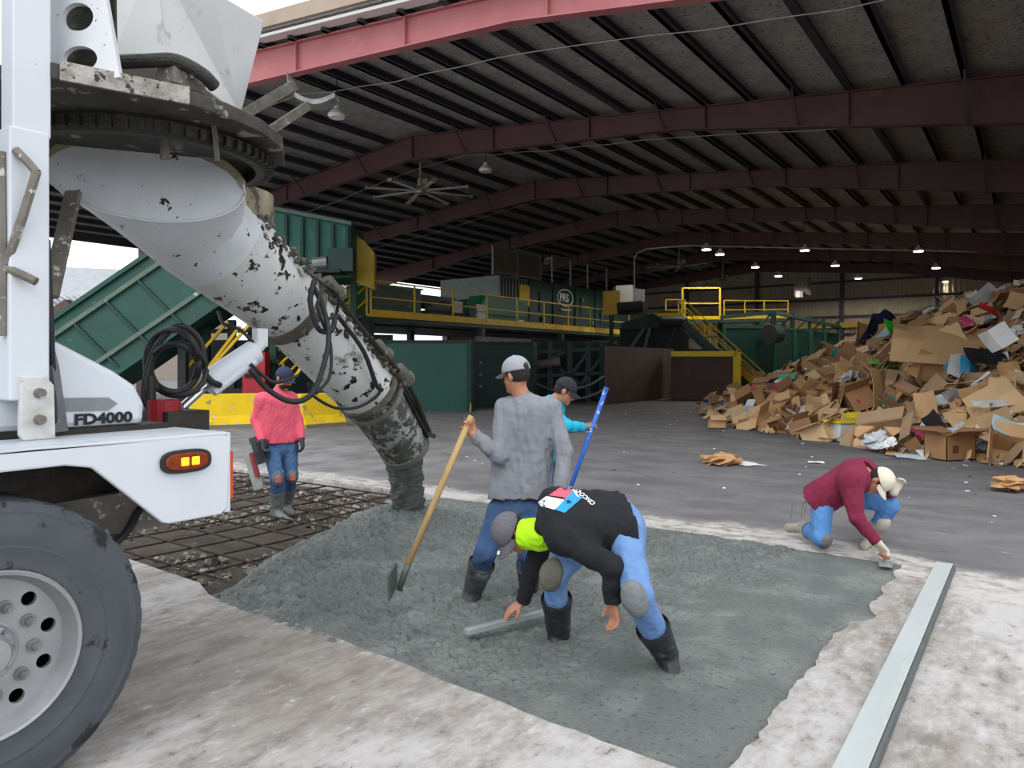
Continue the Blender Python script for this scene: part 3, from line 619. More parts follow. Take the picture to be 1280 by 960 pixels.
MB().tube(bez([top_of(lerp(c1, c2, .95), dA, .36, .5), top_of(lerp(c2, c3, .4), dB, .33, .55), top_of(lerp(c2, c3, 1.0), dB, .32, .6), top_of(c4, dC, .27, .6)]), .022).build('control_rod', greasy, mid)
MB().beam(top_of(c3, dC, .26, .5), top_of(c4, dC, .25, .5), .03, .05).build('side_rail', greasy, low)
q = top_of(c4, dC, .25, .45); MB().beam(q-dC*.05, q+RT*.06, .05, .04).build('lip_hook', greasy, low)
for t, r_ in ((.0, .07), (.62, .05), (.9, .06)):
    q = top_of(lerp(c2, c3, t), dB, .33, .7); MB().cyl(q-dB*.06, q+dB*.08, r_, n=12).cyl(q+dB*.06, q+dB*.12, r_*1.3, n=6).build('hinge_lug', gunk, mid)
# lift cylinder and hoses
ca, cb, cc = P(216, 520, 4.35), P(262, 478, 4.55), P(318, 440, 4.8)
cy = MB().cyl(cb, cc, .082, .08, n=20).cyl(cb-(cc-cb)*.02, cb+(cc-cb)*.05, .092, n=20).build('lift_cylinder', white, TR, smooth='auto')
MB().cyl(ca, cb, .026, n=12).build('piston_rod', M('chrome_rod', '#c9ccd0', None, rough=.15, metal=.9), cy, smooth='auto')
MB().cyl(ca-RT*.05, ca+RT*.05, .05, n=12).box(ca, (.1, .08, .13)).build('rod_clevis', dusty, cy)
MB().cyl(cc, P(326, 430, 4.85), .04, n=10).box(P(325, 422, 4.9), (.06, .08, .12)).build('barrel_lug', white_worn, cy)
MB().cyl(P(266, 490, 4.5), P(318, 452, 4.72), .03, n=10).build('cylinder_pipe', white, cy)
MB().cyl(P(205, 528, 4.2), P(205, 500, 4.2), .09, n=14).build('red_canister', M('red_can', '#8a1f26', None, rough=.5), TR)
MB().cyl(P(188, 528, 4.2), P(188, 470, 4.2), .03, n=10).build('valve_stack', greasy, TR)
MB().box(P(213, 525, 4.3), (.4, .25, .12)).build('front_bracket', greasy, TR)
for k, (cx, cy_, rx, ry, r_) in enumerate(((215, 452, 33, 40, .019), (218, 460, 30, 30, .019), (222, 462, 36, 33, .016))):
    MB().tube([P(cx+rx*math.cos(t), cy_+ry*math.sin(t), 4.3+.06*math.sin(2*t+k)) for t in np.linspace(0, 2*PI*.98, 30)], r_, 8).build('hose_coil', blk, TR, smooth=True)
hs = [[(190, 520, 4.2), (180, 490, 4.2), (192, 440, 4.3), (222, 408, 4.35), (250, 425, 4.4), (258, 470, 4.4), (275, 482, 4.5)],
      [(313, 462, 4.6), (335, 487, 4.7), (365, 502, 4.8), (390, 492, 4.9), (405, 455, 5.0), (411, 420, 5.1), (404, 385, 5.2), (393, 360, 5.2)],
      [(313, 455, 4.65), (330, 470, 4.7), (345, 478, 4.75), (372, 470, 4.9)],
      [(393, 350, 5.15), (388, 372, 5.1), (391, 395, 5.1), (400, 413, 5.15), (415, 413, 5.3), (420, 395, 5.4), (430, 405, 5.6), (455, 440, 5.8), (470, 480, 5.95), (478, 488, 6.0)],
      [(390, 345, 5.2), (405, 355, 5.15), (422, 368, 5.2), (420, 392, 5.3), (408, 400, 5.2)],
      [(385, 480, 5.3), (392, 495, 5.5), (420, 510, 5.8), (450, 508, 6.0), (475, 490, 6.05), (470, 470, 6.1)],
      [(405, 360, 5.1), (397, 380, 5.05), (402, 400, 5.1), (413, 430, 5.3), (412, 470, 5.2), (395, 492, 5.0)],
      [(273, 390, 4.9), (280, 405, 4.8), (300, 412, 4.8), (318, 430, 4.85)]]
for k, h in enumerate(hs): MB().tube(bez([P(*q) for q in h], 40), .019 if k in (0, 1, 3) else .012, 8).build('hydraulic_hose', blk, TR, smooth=True)

# concrete falling from the mouth
p0 = c4+dC*.02; p1 = V((POUR.x, POUR.y, .1)); mb = MB(); rings = []; rr = random.Random(2)
for i in range(60):
    t = i/59; c = lerp(p0, p1, t); c = V((lerp(p0, p1, min(1, t*1.0)).x, c.y, p0.z+(p1.z-p0.z)*t)); r_ = .165-.03*t+(.10*max(0, t-.85)/.15 if t > .85 else 0)
    rings.append([c+V((math.cos(a), math.sin(a), 0))*r_*(1+.20*(float(vnoise(np.array(4*math.cos(a)+7), np.array(t*13+4*math.sin(a)), 4))-.5)*2+rr.uniform(-.07, .07)) for a in [2*PI*j/40 for j in range(40)]])
st_ = mb.loft(rings).build('concrete_stream', M('pouring_concrete', '#666a67', '#525754', 20, .6, bump=1, bscale=60), None, smooth=True)
tag(st_, 'thick stream of wet concrete falling from the chute mouth', 'concrete')

# ------------------------------------------------------------------ sorting plant inside the shed
green = M('plant_green', '#184c41', '#123b33', 1.2, .5, spots=[('#377567', 4, .66, .08), ('#123a32', 1.5, .6, .1)], bump=.05)
dgreen = M('plant_dark_green', '#113a33', '#0c2c27', 1, .5, spots=[('#28594f', 4, .68, .08)])
yel = M('safety_yellow', '#d9b51f', '#b8941a', 3, .5, spots=[('#6a5518', 9, .68, .05)])
yelb = M('barrier_yellow', '#e0c21a', '#cfa915', 2, .8, spots=[('#b9b3a0', 5, .60, .05), ('#857a55', 3, .60, .08)], bump=.3, bscale=30)
brown = M('rusty_plate', '#5b4640', '#4a3934', 1.4, .7, spots=[('#6d5a52', 2.2, .58, .15)], bump=.1)
black = M('machine_black', '#17191a', '#24272a', 3, .6)
galv = M('galvanised', '#8d8f8e', '#6f7272', 5, .5, .5)
greyg = M('grey_green_panel', '#5d7064', '#4a5b51', 2, .6, spots=[('#a8b0a6', 4, .64, .06)])
def steps_rail(parent, pts, h, mat, mid=True, r=.028, posts=True):      # posts and rails, each a part
    pts = [V(p) for p in pts]
    if posts:
        for p in pts: MB().beam(p, p+UP*h, r*2, r*2, V((0, 1, 0))).build('post', mat, parent)
    for a, b in zip(pts[:-1], pts[1:]):
        MB().beam(a+UP*h, b+UP*h, r*1.8, r*1.8).build('top_rail', mat, parent)
        if mid: MB().beam(a+UP*h*.52, b+UP*h*.52, r*1.5, r*1.5).build('mid_rail', mat, parent)
        MB().beam(a+UP*.12, b+UP*.12, .02, .18).build('toe_board', mat, parent)
def wallpanel(name, a, b, h, th, mat, label, cat, extra=None):
    a = V((a[0], a[1], 0)); b = V((b[0], b[1], 0)); t = thing(name, label, cat, (a+b)/2)
    d = (b-a).normalized(); nrm = V((d.y, -d.x, 0));
    if nrm.dot(-a) < 0: nrm = -nrm
    MB().beam(a+UP*h/2, b+UP*h/2, th, h).build('steel_sheet', mat, t)
    return t, a, b, d, nrm
# raised walkway along the plant
XW, ZW = -19.5, 3.42
wk = thing('walkway', 'long raised steel walkway with yellow railing along the plant', 'walkway', (XW-1, 28, 0))
MB().bb((XW-1.6, 18.3, ZW-.2), (XW, 38.8, ZW)).build('deck', dgreen, wk)
MB().bb((XW-.02, 18.3, ZW-.06), (XW+.05, 38.8, ZW+.04)).build('edge_beam', yel, wk)
for y in (18.6, 25.2, 31.8, 38.4):
    for x in (XW-.2, XW-4.4): MB().bb((x-.13, y-.13, 0), (x+.13, y+.13, ZW-.2)).build('column', dgreen, wk)
steps_rail(wk, [(XW, 18.5+2.28*i, ZW) for i in range(10)], 1.25, yel)
MB().bb((XW-7, 18.3, ZW-.25), (XW-1.6, 38.8, ZW-.05)).build('machine_floor', black, wk)
# stair at its left end
s1 = thing('staircase', 'green staircase with yellow rails at the left end of the walkway', 'stairs', (XW-.8, 16.8, 0))
def stair(t, top, bot, wdt, n, rail, sm, side):
    top = V(top); bot = V(bot); sd = V(side)*wdt
    for k in (0, 1): MB().beam(top+sd*k-UP*.12, bot+sd*k, .06, .26).build('stringer', sm, t)
    for i in range(n):
        p = top+(bot-top)*((i+.5)/n); MB().beam(p, p+sd, .26, .03, UP).build('step', sm, t)
    for k in (0, 1):
        a, b = top+sd*k, bot+sd*k
        for u in (.0, .33, .66, .97): q = a+(b-a)*u; MB().beam(q, q+UP*1.05, .05, .05, V((0, 1, 0))).build('post', rail, t)
        for hh in (1.05, .55): MB().beam(a+UP*hh, b+UP*hh, .05, .05).build('hand_rail', rail, t)
stair(s1, (XW, 18.3, ZW), (XW, 14.6, .6), .9, 10, yel, dgreen, (-1, 0, 0))
# machines standing on the walkway level
m1 = thing('feed_box', 'green and grey feed box behind the first railing bays', 'machine', (XW-2.4, 20, ZW))
MB().prism([V((XW-1.7, 18.7, ZW)), V((XW-1.7, 20.1, ZW)), V((XW-1.7, 20.1, ZW+1.15)), V((XW-1.7, 19.6, ZW+1.25)), V((XW-1.7, 18.7, ZW+.55))], (-1.4, 0, 0)).build('green_cheek', M('bright_green', '#2a7a4c', '#1f6540', 2, .5), m1)
MB().bb((XW-3.1, 20.1, ZW), (XW-1.72, 23, ZW+1.35)).build('grey_panel', greyg, m1); MB().bb((XW-3.15, 20.0, ZW+1.35), (XW-1.68, 23.1, ZW+1.42)).build('cap', galv, m1)
m2 = thing('drive_unit', 'dark motor and gearbox unit between feed box and screen', 'machine', (XW-2.4, 25, ZW))
MB().bb((XW-2.9, 23.5, ZW), (XW-1.8, 26.2, ZW+.55)).build('base_frame', black, m2); MB().cyl((XW-2.2, 24, ZW+.75), (XW-2.2, 25.2, ZW+.75), .26, n=14).build('motor', greyg, m2)
MB().bb((XW-2.6, 25.3, ZW+.55), (XW-1.9, 26, ZW+1.1)).build('gearbox', galv, m2); MB().bb((XW-2.9, 23.6, ZW+.7), (XW-2.5, 26.2, ZW+1.3)).build('guard', dgreen, m2)
m2b = thing('control_box', 'small pale grey control box by the railing', 'cabinet', (XW-1.6, 27, ZW)); MB().bb((XW-1.9, 26.5, ZW), (XW-1.5, 27.4, ZW+1.0)).build('cabinet', galv, m2b); MB().bb((XW-1.5, 26.6, ZW+.1), (XW-1.48, 27.3, ZW+.9)).build('cabinet_door', lampb, m2b)
m3 = thing('green_hopper_box', 'dull green hopper box with white tag in front of the screen', 'machine', (XW-2.2, 29, ZW))
MB().bb((XW-2.8, 28.0, ZW), (XW-1.7, 31.0, ZW+1.45)).build('box_side', M('mid_green', '#2f6b4d', '#28593f', 2, .5), m3)
MB().prism([V((XW-1.7, 27.0, ZW+.8)), V((XW-1.7, 28.0, ZW+.2)), V((XW-1.7, 28.0, ZW+1.55)), V((XW-1.7, 27.5, ZW+1.5))], (-1.0, 0, 0)).build('chute_lip', M('bright_green', '#2a7a4c'), m3); MB().bb((XW-1.7, 30.2, ZW+.2), (XW-1.68, 30.6, ZW+.45)).build('tag_plate', M('tag_white', '#dfe2e0', None), m3)
scn = thing('screen_machine', 'long dark green screening machine with white PRS logo', 'machine', (XW-4, 36, ZW))
MB().bb((XW-6.4, 32.2, ZW), (XW-2.4, 44, ZW+2.75)).build('housing', dgreen, scn)
for y in (34.5, 36.9, 39.3, 41.7): MB().bb((XW-2.4, y-.05, ZW), (XW-2.33, y+.05, ZW+2.75)).build('side_rib', dgreen, scn)
for y, z in ((33.6, 1.6), (38.0, 1.6), (40.4, 1.2)): MB().bb((XW-2.4, y-.5, ZW+z-.5), (XW-2.34, y+.5, ZW+z+.5)).build('access_door', dgreen, scn)
for y, z in ((37.6, 2.0), (40.0, 1.3), (33.4, .7), (38.8, .7)): MB().box((XW-2.3, y, ZW+z), (.12, .16, .22)).build('latch', galv, scn)
MB().bb((XW-6.4, 29.6, ZW+1.6), (XW-2.5, 32.2, ZW+2.7)).build('vented_hood', M('hood_grey', '#7f8786', '#5f6665', 3, .5, .3), scn)
for k in range(9): MB().bb((XW-2.5, 29.8+k*.27, ZW+1.65), (XW-2.46, 29.9+k*.27, ZW+2.65)).build('vent_slat', black, scn)
MB().bb((XW-2.6, 31.3, ZW+1.3), (XW-2.4, 32.2, ZW+2.4)).build('yellow_guard', yel, scn)
lg = V((XW-2.32, 35.7, ZW+2.0)); lwm = M('logo_white', '#dfe5e2', None)
text_mb('PRS', lg+V((0, -.62, -.2)), (0, 1, 0), (0, 0, 1), .62, .01, .02).build('logo_text', lwm, scn, recalc=False)
ring = lambda r1, r2: [lg+V((.01, math.cos(2*PI*i/28)*r1, math.sin(2*PI*i/28)*r2)) for i in range(28)]
MB().loft([ring(.86, .5), ring(.80, .44)], (False, False)).build('logo_ring', lwm, scn, recalc=False)
MB().bb((XW-2.32, 35.2, ZW+1.28), (XW-2.31, 36.3, ZW+1.36)).build('logo_line', lwm, scn)
cgm = M('mesh_screen', '#6b655c', '#57524a', 30, .8)
cg = thing('mesh_cage', 'pale framed mesh guard panel on top of the screen hood', 'guard', (XW-2.5, 31, ZW+2.7))
MB().bb((XW-2.55, 29.2, ZW+2.85), (XW-2.52, 33.4, ZW+4.05)).build('mesh_panel', cgm, cg)
for z in (2.8, 4.05): MB().bb((XW-2.58, 29.1, ZW+z), (XW-2.48, 33.5, ZW+z+.1)).build('frame_bar', galv, cg)
for y in (29.1, 31.2, 33.4): MB().bb((XW-2.58, y, ZW+2.7), (XW-2.48, y+.1, ZW+4.15)).build('frame_bar', galv, cg)
rf_ = thing('roof_rail', 'pale pipe guard rail on top of the screening machine', 'railing', (XW-2.5, 37, ZW+2.75))
for y in (34.6, 36.6, 38.6, 41): MB().bb((XW-2.55, y-.04, ZW+2.75), (XW-2.47, y+.04, ZW+4.3)).build('post', galv, rf_)
MB().beam((XW-2.5, 34.6, ZW+4.3), (XW-2.5, 41, ZW+4.3), .08, .08).build('top_rail', galv, rf_)
MB().beam((XW-2.5, 34.2, ZW+4.1), (XW-5.5, 38.6, ZW+4.5), .3, .05).build('top_sheet', lampb, rf_)
# feeder tower, left end, with yellow shield
tw = thing('feeder_tower', 'ribbed green feeder tower with motor shelf above the stairs', 'machine', G(385, 513))
def face(pxs, d, back): return MB().prism([P(x, y, d) for x, y in pxs], FW*back)
face([(322, 258), (438, 280), (438, 346), (322, 352)], 24.5, 2.2).build('tower_body', M('tower_green', '#2a6b5c', '#1f5447', 1.5, .55, spots=[('#4b8a7c', 2, .6, .15)]), tw)
for px in (358, 378, 397, 416, 434): MB().beam(P(px, 262+(px-322)*.19, 24.4), P(px, 344, 24.4), .1, .12, FW).build('rib', dgreen, tw)
MB().beam(P(322, 257, 24.4), P(440, 280, 24.4), .2, .12).build('top_flange', greyg, tw)
MB().box(P(400, 340, 24.0), (1.5, .8, .12), Matrix.Rotation(YAW, 3, 'Z')).build('motor_shelf', black, tw)
MB().box(P(428, 326, 24.0), (.8, .6, .75), Matrix.Rotation(YAW, 3, 'Z')).build('motor_box', dgreen, tw); MB().cyl(P(392, 330, 23.8), P(410, 328, 23.8), .22, n=12).build('motor', galv, tw)
for px in (395, 405): MB().beam(P(px, 345, 24.5), P(px, 513, 24.5), .25, .25, FW).build('leg', dgreen, tw)
ys_ = thing('yellow_shield', 'tall worn yellow steel shield beside the feeder tower', 'shield', P(452, 393, 25.5))
face([(438, 290), (454, 300), (468, 316), (468, 362), (438, 350)], 25.5, .4).build('shield_plate', M('worn_yellow', '#b99a28', '#8f7a2c', 1.5, .6, spots=[('#5f5433', 3, .6, .08)]), ys_)
MB().beam(P(442, 350, 25.6), P(442, 508, 25.6), .2, .2, FW).build('support', dgreen, ys_)
# inclined feed conveyor
cv = thing('inclined_conveyor', 'long inclined green conveyor trough with ribbed side', 'conveyor', G(150, 520))
dC_ = 22.0
def cpt(u, v, w_=0): # u along, v up the side (0..1)
    a = lerp(P(95, 506, dC_), P(320, 352, dC_+1.2), u); b = lerp(P(20, 431, dC_), P(245, 277, dC_+1.2), u); return lerp(a, b, v)+FW*w_
def cquad(u0, u1, v0, v1, w0, w1): return MB().hexa([cpt(u0, v0, w0), cpt(u1, v0, w0), cpt(u1, v0, w1), cpt(u0, v0, w1), cpt(u0, v1, w0), cpt(u1, v1, w0), cpt(u1, v1, w1), cpt(u0, v1, w1)])
cquad(-.2, 1, 0, 1, 0, 1.8).build('trough', green, cv)
for v, hh in ((.0, .06), (.24, .05), (.80, .05), (.97, .05)): cquad(-.2, 1, v, v+hh, -.12, 0).build('side_rail', greyg if v in (.24, .80) else green, cv)
for u in np.linspace(-.1, .95, 7): cquad(u, u+.012, .06, .82, -.1, 0).build('rib', dgreen, cv)
cquad(.1, .3, 1.0, 1.12, 0, .3).build('rusty_lip', brown, cv)
for u in (.05, .55): p = cpt(u, 0, .4); MB().beam(p, V((p.x, p.y, 0)), .25, .25, FW).build('leg', black, cv)
# clutter under the conveyor: rails, dark steel, red cabinet
uc = thing('lower_frame', 'dark steel support frame with yellow braces under the conveyor', 'frame', G(280, 515))
for px in (258, 290, 315, 342): MB().beam(P(px, 400, 24), P(px, 511, 24), .22, .22, FW).build('post', dgreen, uc)
for a, b in (((230, 500), (300, 408)), ((255, 470), (330, 385)), ((225, 470), (285, 402)), ((345, 505), (390, 440))): MB().beam(P(*a, 23.5), P(*b, 23.5), .09, .09).build('brace', yel, uc)
for y in (415, 455, 490): MB().beam(P(225, y, 23.8), P(350, y-3, 23.8), .1, .14).build('cross_bar', black, uc)
face([(225, 425), (480, 425), (480, 515), (225, 513)], 27.5, .1).build('back_sheet', black, uc)
rcab = thing('red_cabinet', 'small red equipment cabinet behind the man in pink', 'cabinet', G(318, 513)); face([(303, 443), (331, 440), (331, 492), (303, 494)], 23.0, .5).build('cabinet_body', M('cab_red', '#a8242e', '#8a1d26', 3, .5), rcab); MB().beam(P(317, 494, 23.1), P(317, 513, 23.1), .3, .3, FW).build('stand', black, rcab)
for a, b in (((306, 470), (328, 468)),): MB().beam(P(*a, 22.98), P(*b, 22.98), .03, .12).build('cabinet_label', M('dk_label', '#2a1516', None), rcab)
# yellow concrete barriers
def barrier(a, b, label):
    a = V((a.x, a.y, 0)); b = V((b.x, b.y, 0)); t = thing('concrete_barrier', label, 'barrier', (a+b)/2, 'yellow barriers'); d = (b-a).normalized(); s = d.cross(UP)
    prof_ = [(.34, 0), (.34, .1), (.2, .32), (.1, .88), (-.1, .88), (-.2, .32), (-.34, .1), (-.34, 0)]
    MB().loft([[p+s*x+UP*z for x, z in prof_] for p in (a, a+d*.06, b-d*.06, b)]).build('barrier_block', yelb, t, bevel=.02)
    MB().loft([[p+s*x*1.02+UP*z for x, z in [(.34, 0), (.34, .1), (-.34, .1), (-.34, 0)]] for p in (a, b)]).build('barrier_foot', M('barrier_foot_grey', '#8a8474', '#6a6455', 6, .9), t)
barrier(G(236, 536), G(326, 533), 'yellow painted concrete barrier left of the man in pink')
barrier(G(373, 535), G(424, 531), 'short yellow painted concrete barrier under the chute')
# push walls
def pushwall(pa, pb, ytop, label, mat, ext=None):
    a, b = G(*pa), G(*pb); d = (a.dot(FW)+b.dot(FW))/2; h = CH+(YH-ytop)*d/FPX
    t, a, b, dr, nr = wallpanel('push_wall', a, b, h, .12, mat, label, 'wall panel')
    for u in ((.0,) if ext is None else ext):
        q = b+(a-b)*u; MB().beam(q+nr*.04, q+nr*.04+UP*(h+.05), .22, .18, V((0, 1, 0))).build('end_post', dgreen, t)
    MB().beam(a+UP*h, b+UP*h, .2, .1).build('top_cap', greyg if mat is green else black, t)
    for u in (.2, .4, .6, .8): q = a+(b-a)*u; MB().beam(q-nr*.1, q-nr*.1+UP*h, .1, .12, V((0, 1, 0))).build('back_rib', dgreen, t)
    return t, a, b, nr, h
pg = M('push_wall_green', '#184f45', '#13403a', 1, .5, spots=[('#2f7d6c', 1.4, .6, .15), ('#0f3a34', 1.8, .62, .1)], stretch=(1, 1, .5))
t, a, b, nr, h = pushwall((484, 514), (588, 514), 427, 'tall green steel push wall left of the man in grey', pg)
MB().prism([b+nr*.05+UP*.0, b+nr*.5, b+nr*.05+UP*.45], (0, .08, 0)).build('yellow_foot', yel, t)
pushwall((450, 512), (486, 511), 420, 'green steel wall end showing just right of the chute', pg)
t, a, b, nr, h = pushwall((591, 509), (666, 508), 429, 'dark green recessed push wall behind the man in grey', dgreen)
for k in range(3): q = a+(b-a)*.12+UP*(.8+k*.45)+nr*.08; MB().cyl(q, q+nr*.03, .05, n=8).build('bolt_plate', galv, t)
# dark machinery below the walkway
ba = thing('baler_frame', 'dark open machine frame with braces under the walkway', 'machine', G(712, 508))
face([(664, 422), (770, 430), (770, 503), (664, 505)], 32.5, .3).build('back_plate', black, ba)
for px in (670, 688, 712, 735, 752): MB().beam(P(px, 428, 31), P(px, 506, 31), .2, .2, FW).build('post', dgreen, ba)
for a, b in (((668, 440), (756, 436)), ((668, 470), (756, 466)), ((690, 500), (735, 440)), ((712, 500), (752, 445)), ((668, 460), (712, 436)), ((700, 462), (752, 500))): MB().beam(P(*a, 30.9), P(*b, 30.9), .12, .14).build('brace', dgreen, ba)
for a, b in (((672, 456), (700, 452)),): MB().cyl(P(*a, 30.5), P(*b, 30.5), .18, n=12).build('pipe', dusty, ba)
for k, (a, m_, b) in enumerate((((706, 488), (735, 482), (756, 470)), ((706, 500), (735, 496), (756, 487)), ((666, 478), (690, 487), (712, 492)))): MB().tube(bez([P(*a, 30.4), P(*m_, 30.4), P(*b, 30.4)]), .05, 6).build('pale_cable', galv, ba)
face([(594, 420), (664, 424), (664, 432), (594, 430)], 30, .4).build('lintel', dusty, ba)
# brown steel bay with yellow frame
t, a, b, d, nr = wallpanel('rusty_wall', G(757, 506), G(838, 498), 2.38, .1, brown, 'rusty brown steel wall panel, side of the bay', 'wall panel')
t, a, b, d, nr = wallpanel('framed_wall', G(839, 499), G(921, 500), 2.12, .1, brown, 'rusty brown steel panel edged with a bright yellow frame', 'wall panel')
ymat = M('bright_yellow', '#ecd21f', '#dcbc1a', 3, .5)
MB().beam(a+nr*.1+UP*2.12, b+nr*.1+UP*2.12, .2, .24).build('frame_top', ymat, t); MB().beam(b+nr*.1, b+nr*.1+UP*2.2, .34, .2, nr).build('frame_side', ymat, t)
# far sorting line: belt box, crate, yellow panel
sl = thing('sorting_conveyor', 'dark green sorting conveyor end with belt behind the brown wall', 'conveyor', G(820, 497))
face([(782, 402), (830, 388), (846, 390), (846, 408), (782, 412)], 37, 1.5).build('frame_box', dgreen, sl)
face([(776, 410), (860, 406), (858, 436), (776, 440)], 37.6, .4).build('under_pan', black, sl)
MB().cyl(P(826, 402, 36.8), P(858, 402, 36.8), .28, n=14).build('belt_roller', black, sl); MB().cyl(P(772, 386, 36.8), P(802, 383, 36.8), .3, n=14).build('belt_roller', black, sl)
for a, b in (((786, 438), (805, 410)), ((805, 438), (812, 410)), ((776, 436), (776, 480)), ((840, 436), (840, 480))): MB().beam(P(*a, 36.9), P(*b, 36.9), .14, .14).build('leg', greyg, sl)
face([(780, 436), (930, 436), (930, 470), (780, 480)], 41, .2).build('back_sheet', dgreen, sl)
face([(816, 391), (850, 391), (850, 397), (828, 398)], 36.9, .2).build('yellow_edge', yel, sl)
ypn = thing('ochre_board', 'ochre yellow panel standing by the crate on the plant', 'panel', P(764, 394, 38)); face([(754, 364), (775, 363), (775, 392), (754, 394)], 38, .15).build('sheet', M('ochre', '#b3922b', '#8c7430', 2, .6), ypn); MB().beam(P(764, 394, 38.1), P(764, 480, 38.1), .2, .2, FW).build('leg', dgreen, ypn)
crt = thing('cooler_unit', 'pale grey boxy cooler unit on top of the plant', 'cooler', P(788, 380, 39)); face([(770, 357), (791, 356), (791, 378), (770, 377)], 39, 1.1).build('housing', lampb, crt); face([(791, 360), (806, 362), (806, 377), (791, 378)], 39.1, .9).build('louvre_side', galv, crt); face([(768, 378), (810, 378), (810, 392), (768, 392)], 39.05, 1.0).build('stand', black, crt)
# far stair and its landing
s2 = thing('staircase', 'long yellow-railed staircase coming down behind the brown walls', 'stairs', G(955, 495))
tp, bt = P(854, 400, 36.5), P(958, 496, 35.2); bt.z = .08
stair(s2, tp, bt, 1.1, 14, yel, dgreen, FW)
MB().beam(bt+UP*.15-FW*.1, lerp(bt, tp, .42)+UP*.15-FW*.1, .05, .34).build('yellow_stringer', yel, s2)
ld = thing('upper_landing', 'upper landing with yellow guard rails at the top of the far stairs', 'landing', P(890, 400, 40))
a_, b_, c_, e_ = P(832, 402, 38.5), P(856, 402, 38.3), P(905, 400, 41), P(985, 398, 46)
MB().hexa([p+UP*o_ for o_ in (-.15, 0) for p in (a_, c_, P(905, 400, 43), P(832, 401, 41))]).build('deck', dgreen, ld)
MB().hexa([p+UP*o_ for o_ in (-.15, 0) for p in (c_, e_, e_+FW*1.2, c_+FW*1.2)]).build('deck', dgreen, ld)
steps_rail(ld, [a_, b_], 1.15, yel); steps_rail(ld, [c_, lerp(c_, e_, .3), lerp(c_, e_, .6), e_], 1.1, yel)
hi = P(853, 400, 40); hj = P(900, 400, 40); steps_rail(ld, [hi, hj], 1.75, yel, r=.04)
for p in (P(840, 403, 38.6), P(900, 402, 42), P(980, 400, 46.5)): MB().beam(p, V((p.x, p.y, 0)), .2, .2, FW).build('column', dgreen, ld)
# storage bunkers
def bunker(pa, pb, da, db, ytop, label):
    a = P(pa, 480, da); b = P(pb, 480, db); a.z = b.z = 0; d = (da+db)/2; h = CH+(YH-ytop)*d/FPX; t = thing('storage_bunker', label, 'bunker', (a+b)/2, 'green storage bunkers')
    MB().beam(a+UP*h/2, b+UP*h/2, .15, h).build('side_sheet', dgreen, t); MB().beam(b+UP*h/2, b+FW*3+UP*h/2, .15, h).build('end_sheet', dgreen, t)
    MB().beam(a+UP*h, b+UP*h, .25, .15).build('top_beam', green, t)
    for p in (a, b): MB().beam(p-FW*.1, p-FW*.1+UP*(h+.05), .16, .16, FW).build('post', green, t)
    for p in (b,): MB().beam(p+UP*h, p+UP*(h+.95), .16, .16, FW).build('upper_post', dgreen, t); MB().beam(p+UP*(h+.1)-RT*.8, p+UP*(h+.9), .1, .1).build('knee_brace', dgreen, t)
bunker(905, 968, 39.5, 40.0, 409, 'nearest wide green bunker beside the far stairs')
bunker(970, 991, 42.0, 43, 411, 'second green bunker behind the wide one')
bunker(993, 1012, 45.5, 46.5, 413, 'third green bunker in the row')
bunker(1014, 1030, 48.5, 49.5, 415, 'fourth green bunker in the row')
bunker(1031, 1048, 51.5, 52.5, 417, 'furthest green bunker, at the right end of its row')
tb = thing('bunker_truss', 'dark green truss running over the tops of the bunkers', 'truss', P(1000, 405, 45))
MB().beam(P(966, 390, 40), P(1050, 409, 52.5), .2, .2).build('top_chord', dgreen, tb); MB().beam(P(900, 397, 40), P(966, 390, 40), .2, .2).build('top_chord', dgreen, tb)
for k, px in enumerate((966, 990, 1012, 1030, 1048)): MB().beam(P(px, 390+(px-966)*.226, 40+(px-966)*.149), P(px, 411+k*1.6, 40+(px-966)*.149), .16, .16, FW).build('hanger', dgreen, tb)
wh = thing('wall_heater', 'small grey unit heater hung from the roof before the back wall', 'heater', P(1000, 366, 50)); MB().box(P(1003, 358, 50), (.9, .8, 1.2)).build('heater_body', dusty, wh); MB().cyl(P(999, 372, 49.5), P(999, 364, 49.5), .25, n=12).build('fan_housing', lampb, wh); MB().beam(P(998, 350, 50), P(998, 369, 50), .1, .1, FW).build('hanger', lampb, wh)
fh = thing('exhaust_drum', 'round dark drum fixed to the nearest bunker corner', 'drum', P(969, 418, 39.2)); MB().cyl(P(963, 418, 39.0), P(973, 417, 39.2), .5, n=16).build('drum_shell', dgreen, fh); MB().cyl(P(961.5, 418, 38.95), P(963, 418, 39.0), .54, n=16).build('drum_rim', black, fh)
# neighbouring building seen through the open side
nb = thing('neighbour_building', 'neighbouring low building with grey ribbed metal roof', 'building', (-75, 50, 0))
a_, b_ = P(-60, 398, 75), P(260, 398, 80); a2, b2 = P(-60, 328, 88), P(260, 341, 92)
roofm = M('ribbed_metal_roof', '#9da1a6', '#8a8e94', 1, .4, .4)
MB().hexa([a_-UP*.2, b_-UP*.2, b2-UP*.2, a2-UP*.2, a_, b_, b2, a2]).build('roof', roofm, nb)
for k in range(38):
    u = k/37; p = lerp(a_, b_, u); q = lerp(a2, b2, u)-RT*8; MB().beam(p+UP*.12, q+UP*.12, .34, .2).build('roof_rib', M('rib_metal', '#5f6368', None, rough=.5, metal=.3), nb)
MB().prism([a_-UP*.3, b_-UP*.3, V((b_.x, b_.y, 0)), V((a_.x, a_.y, 0))], FW*6).build('wall', M('nb_wall', '#8d8478', None), nb)

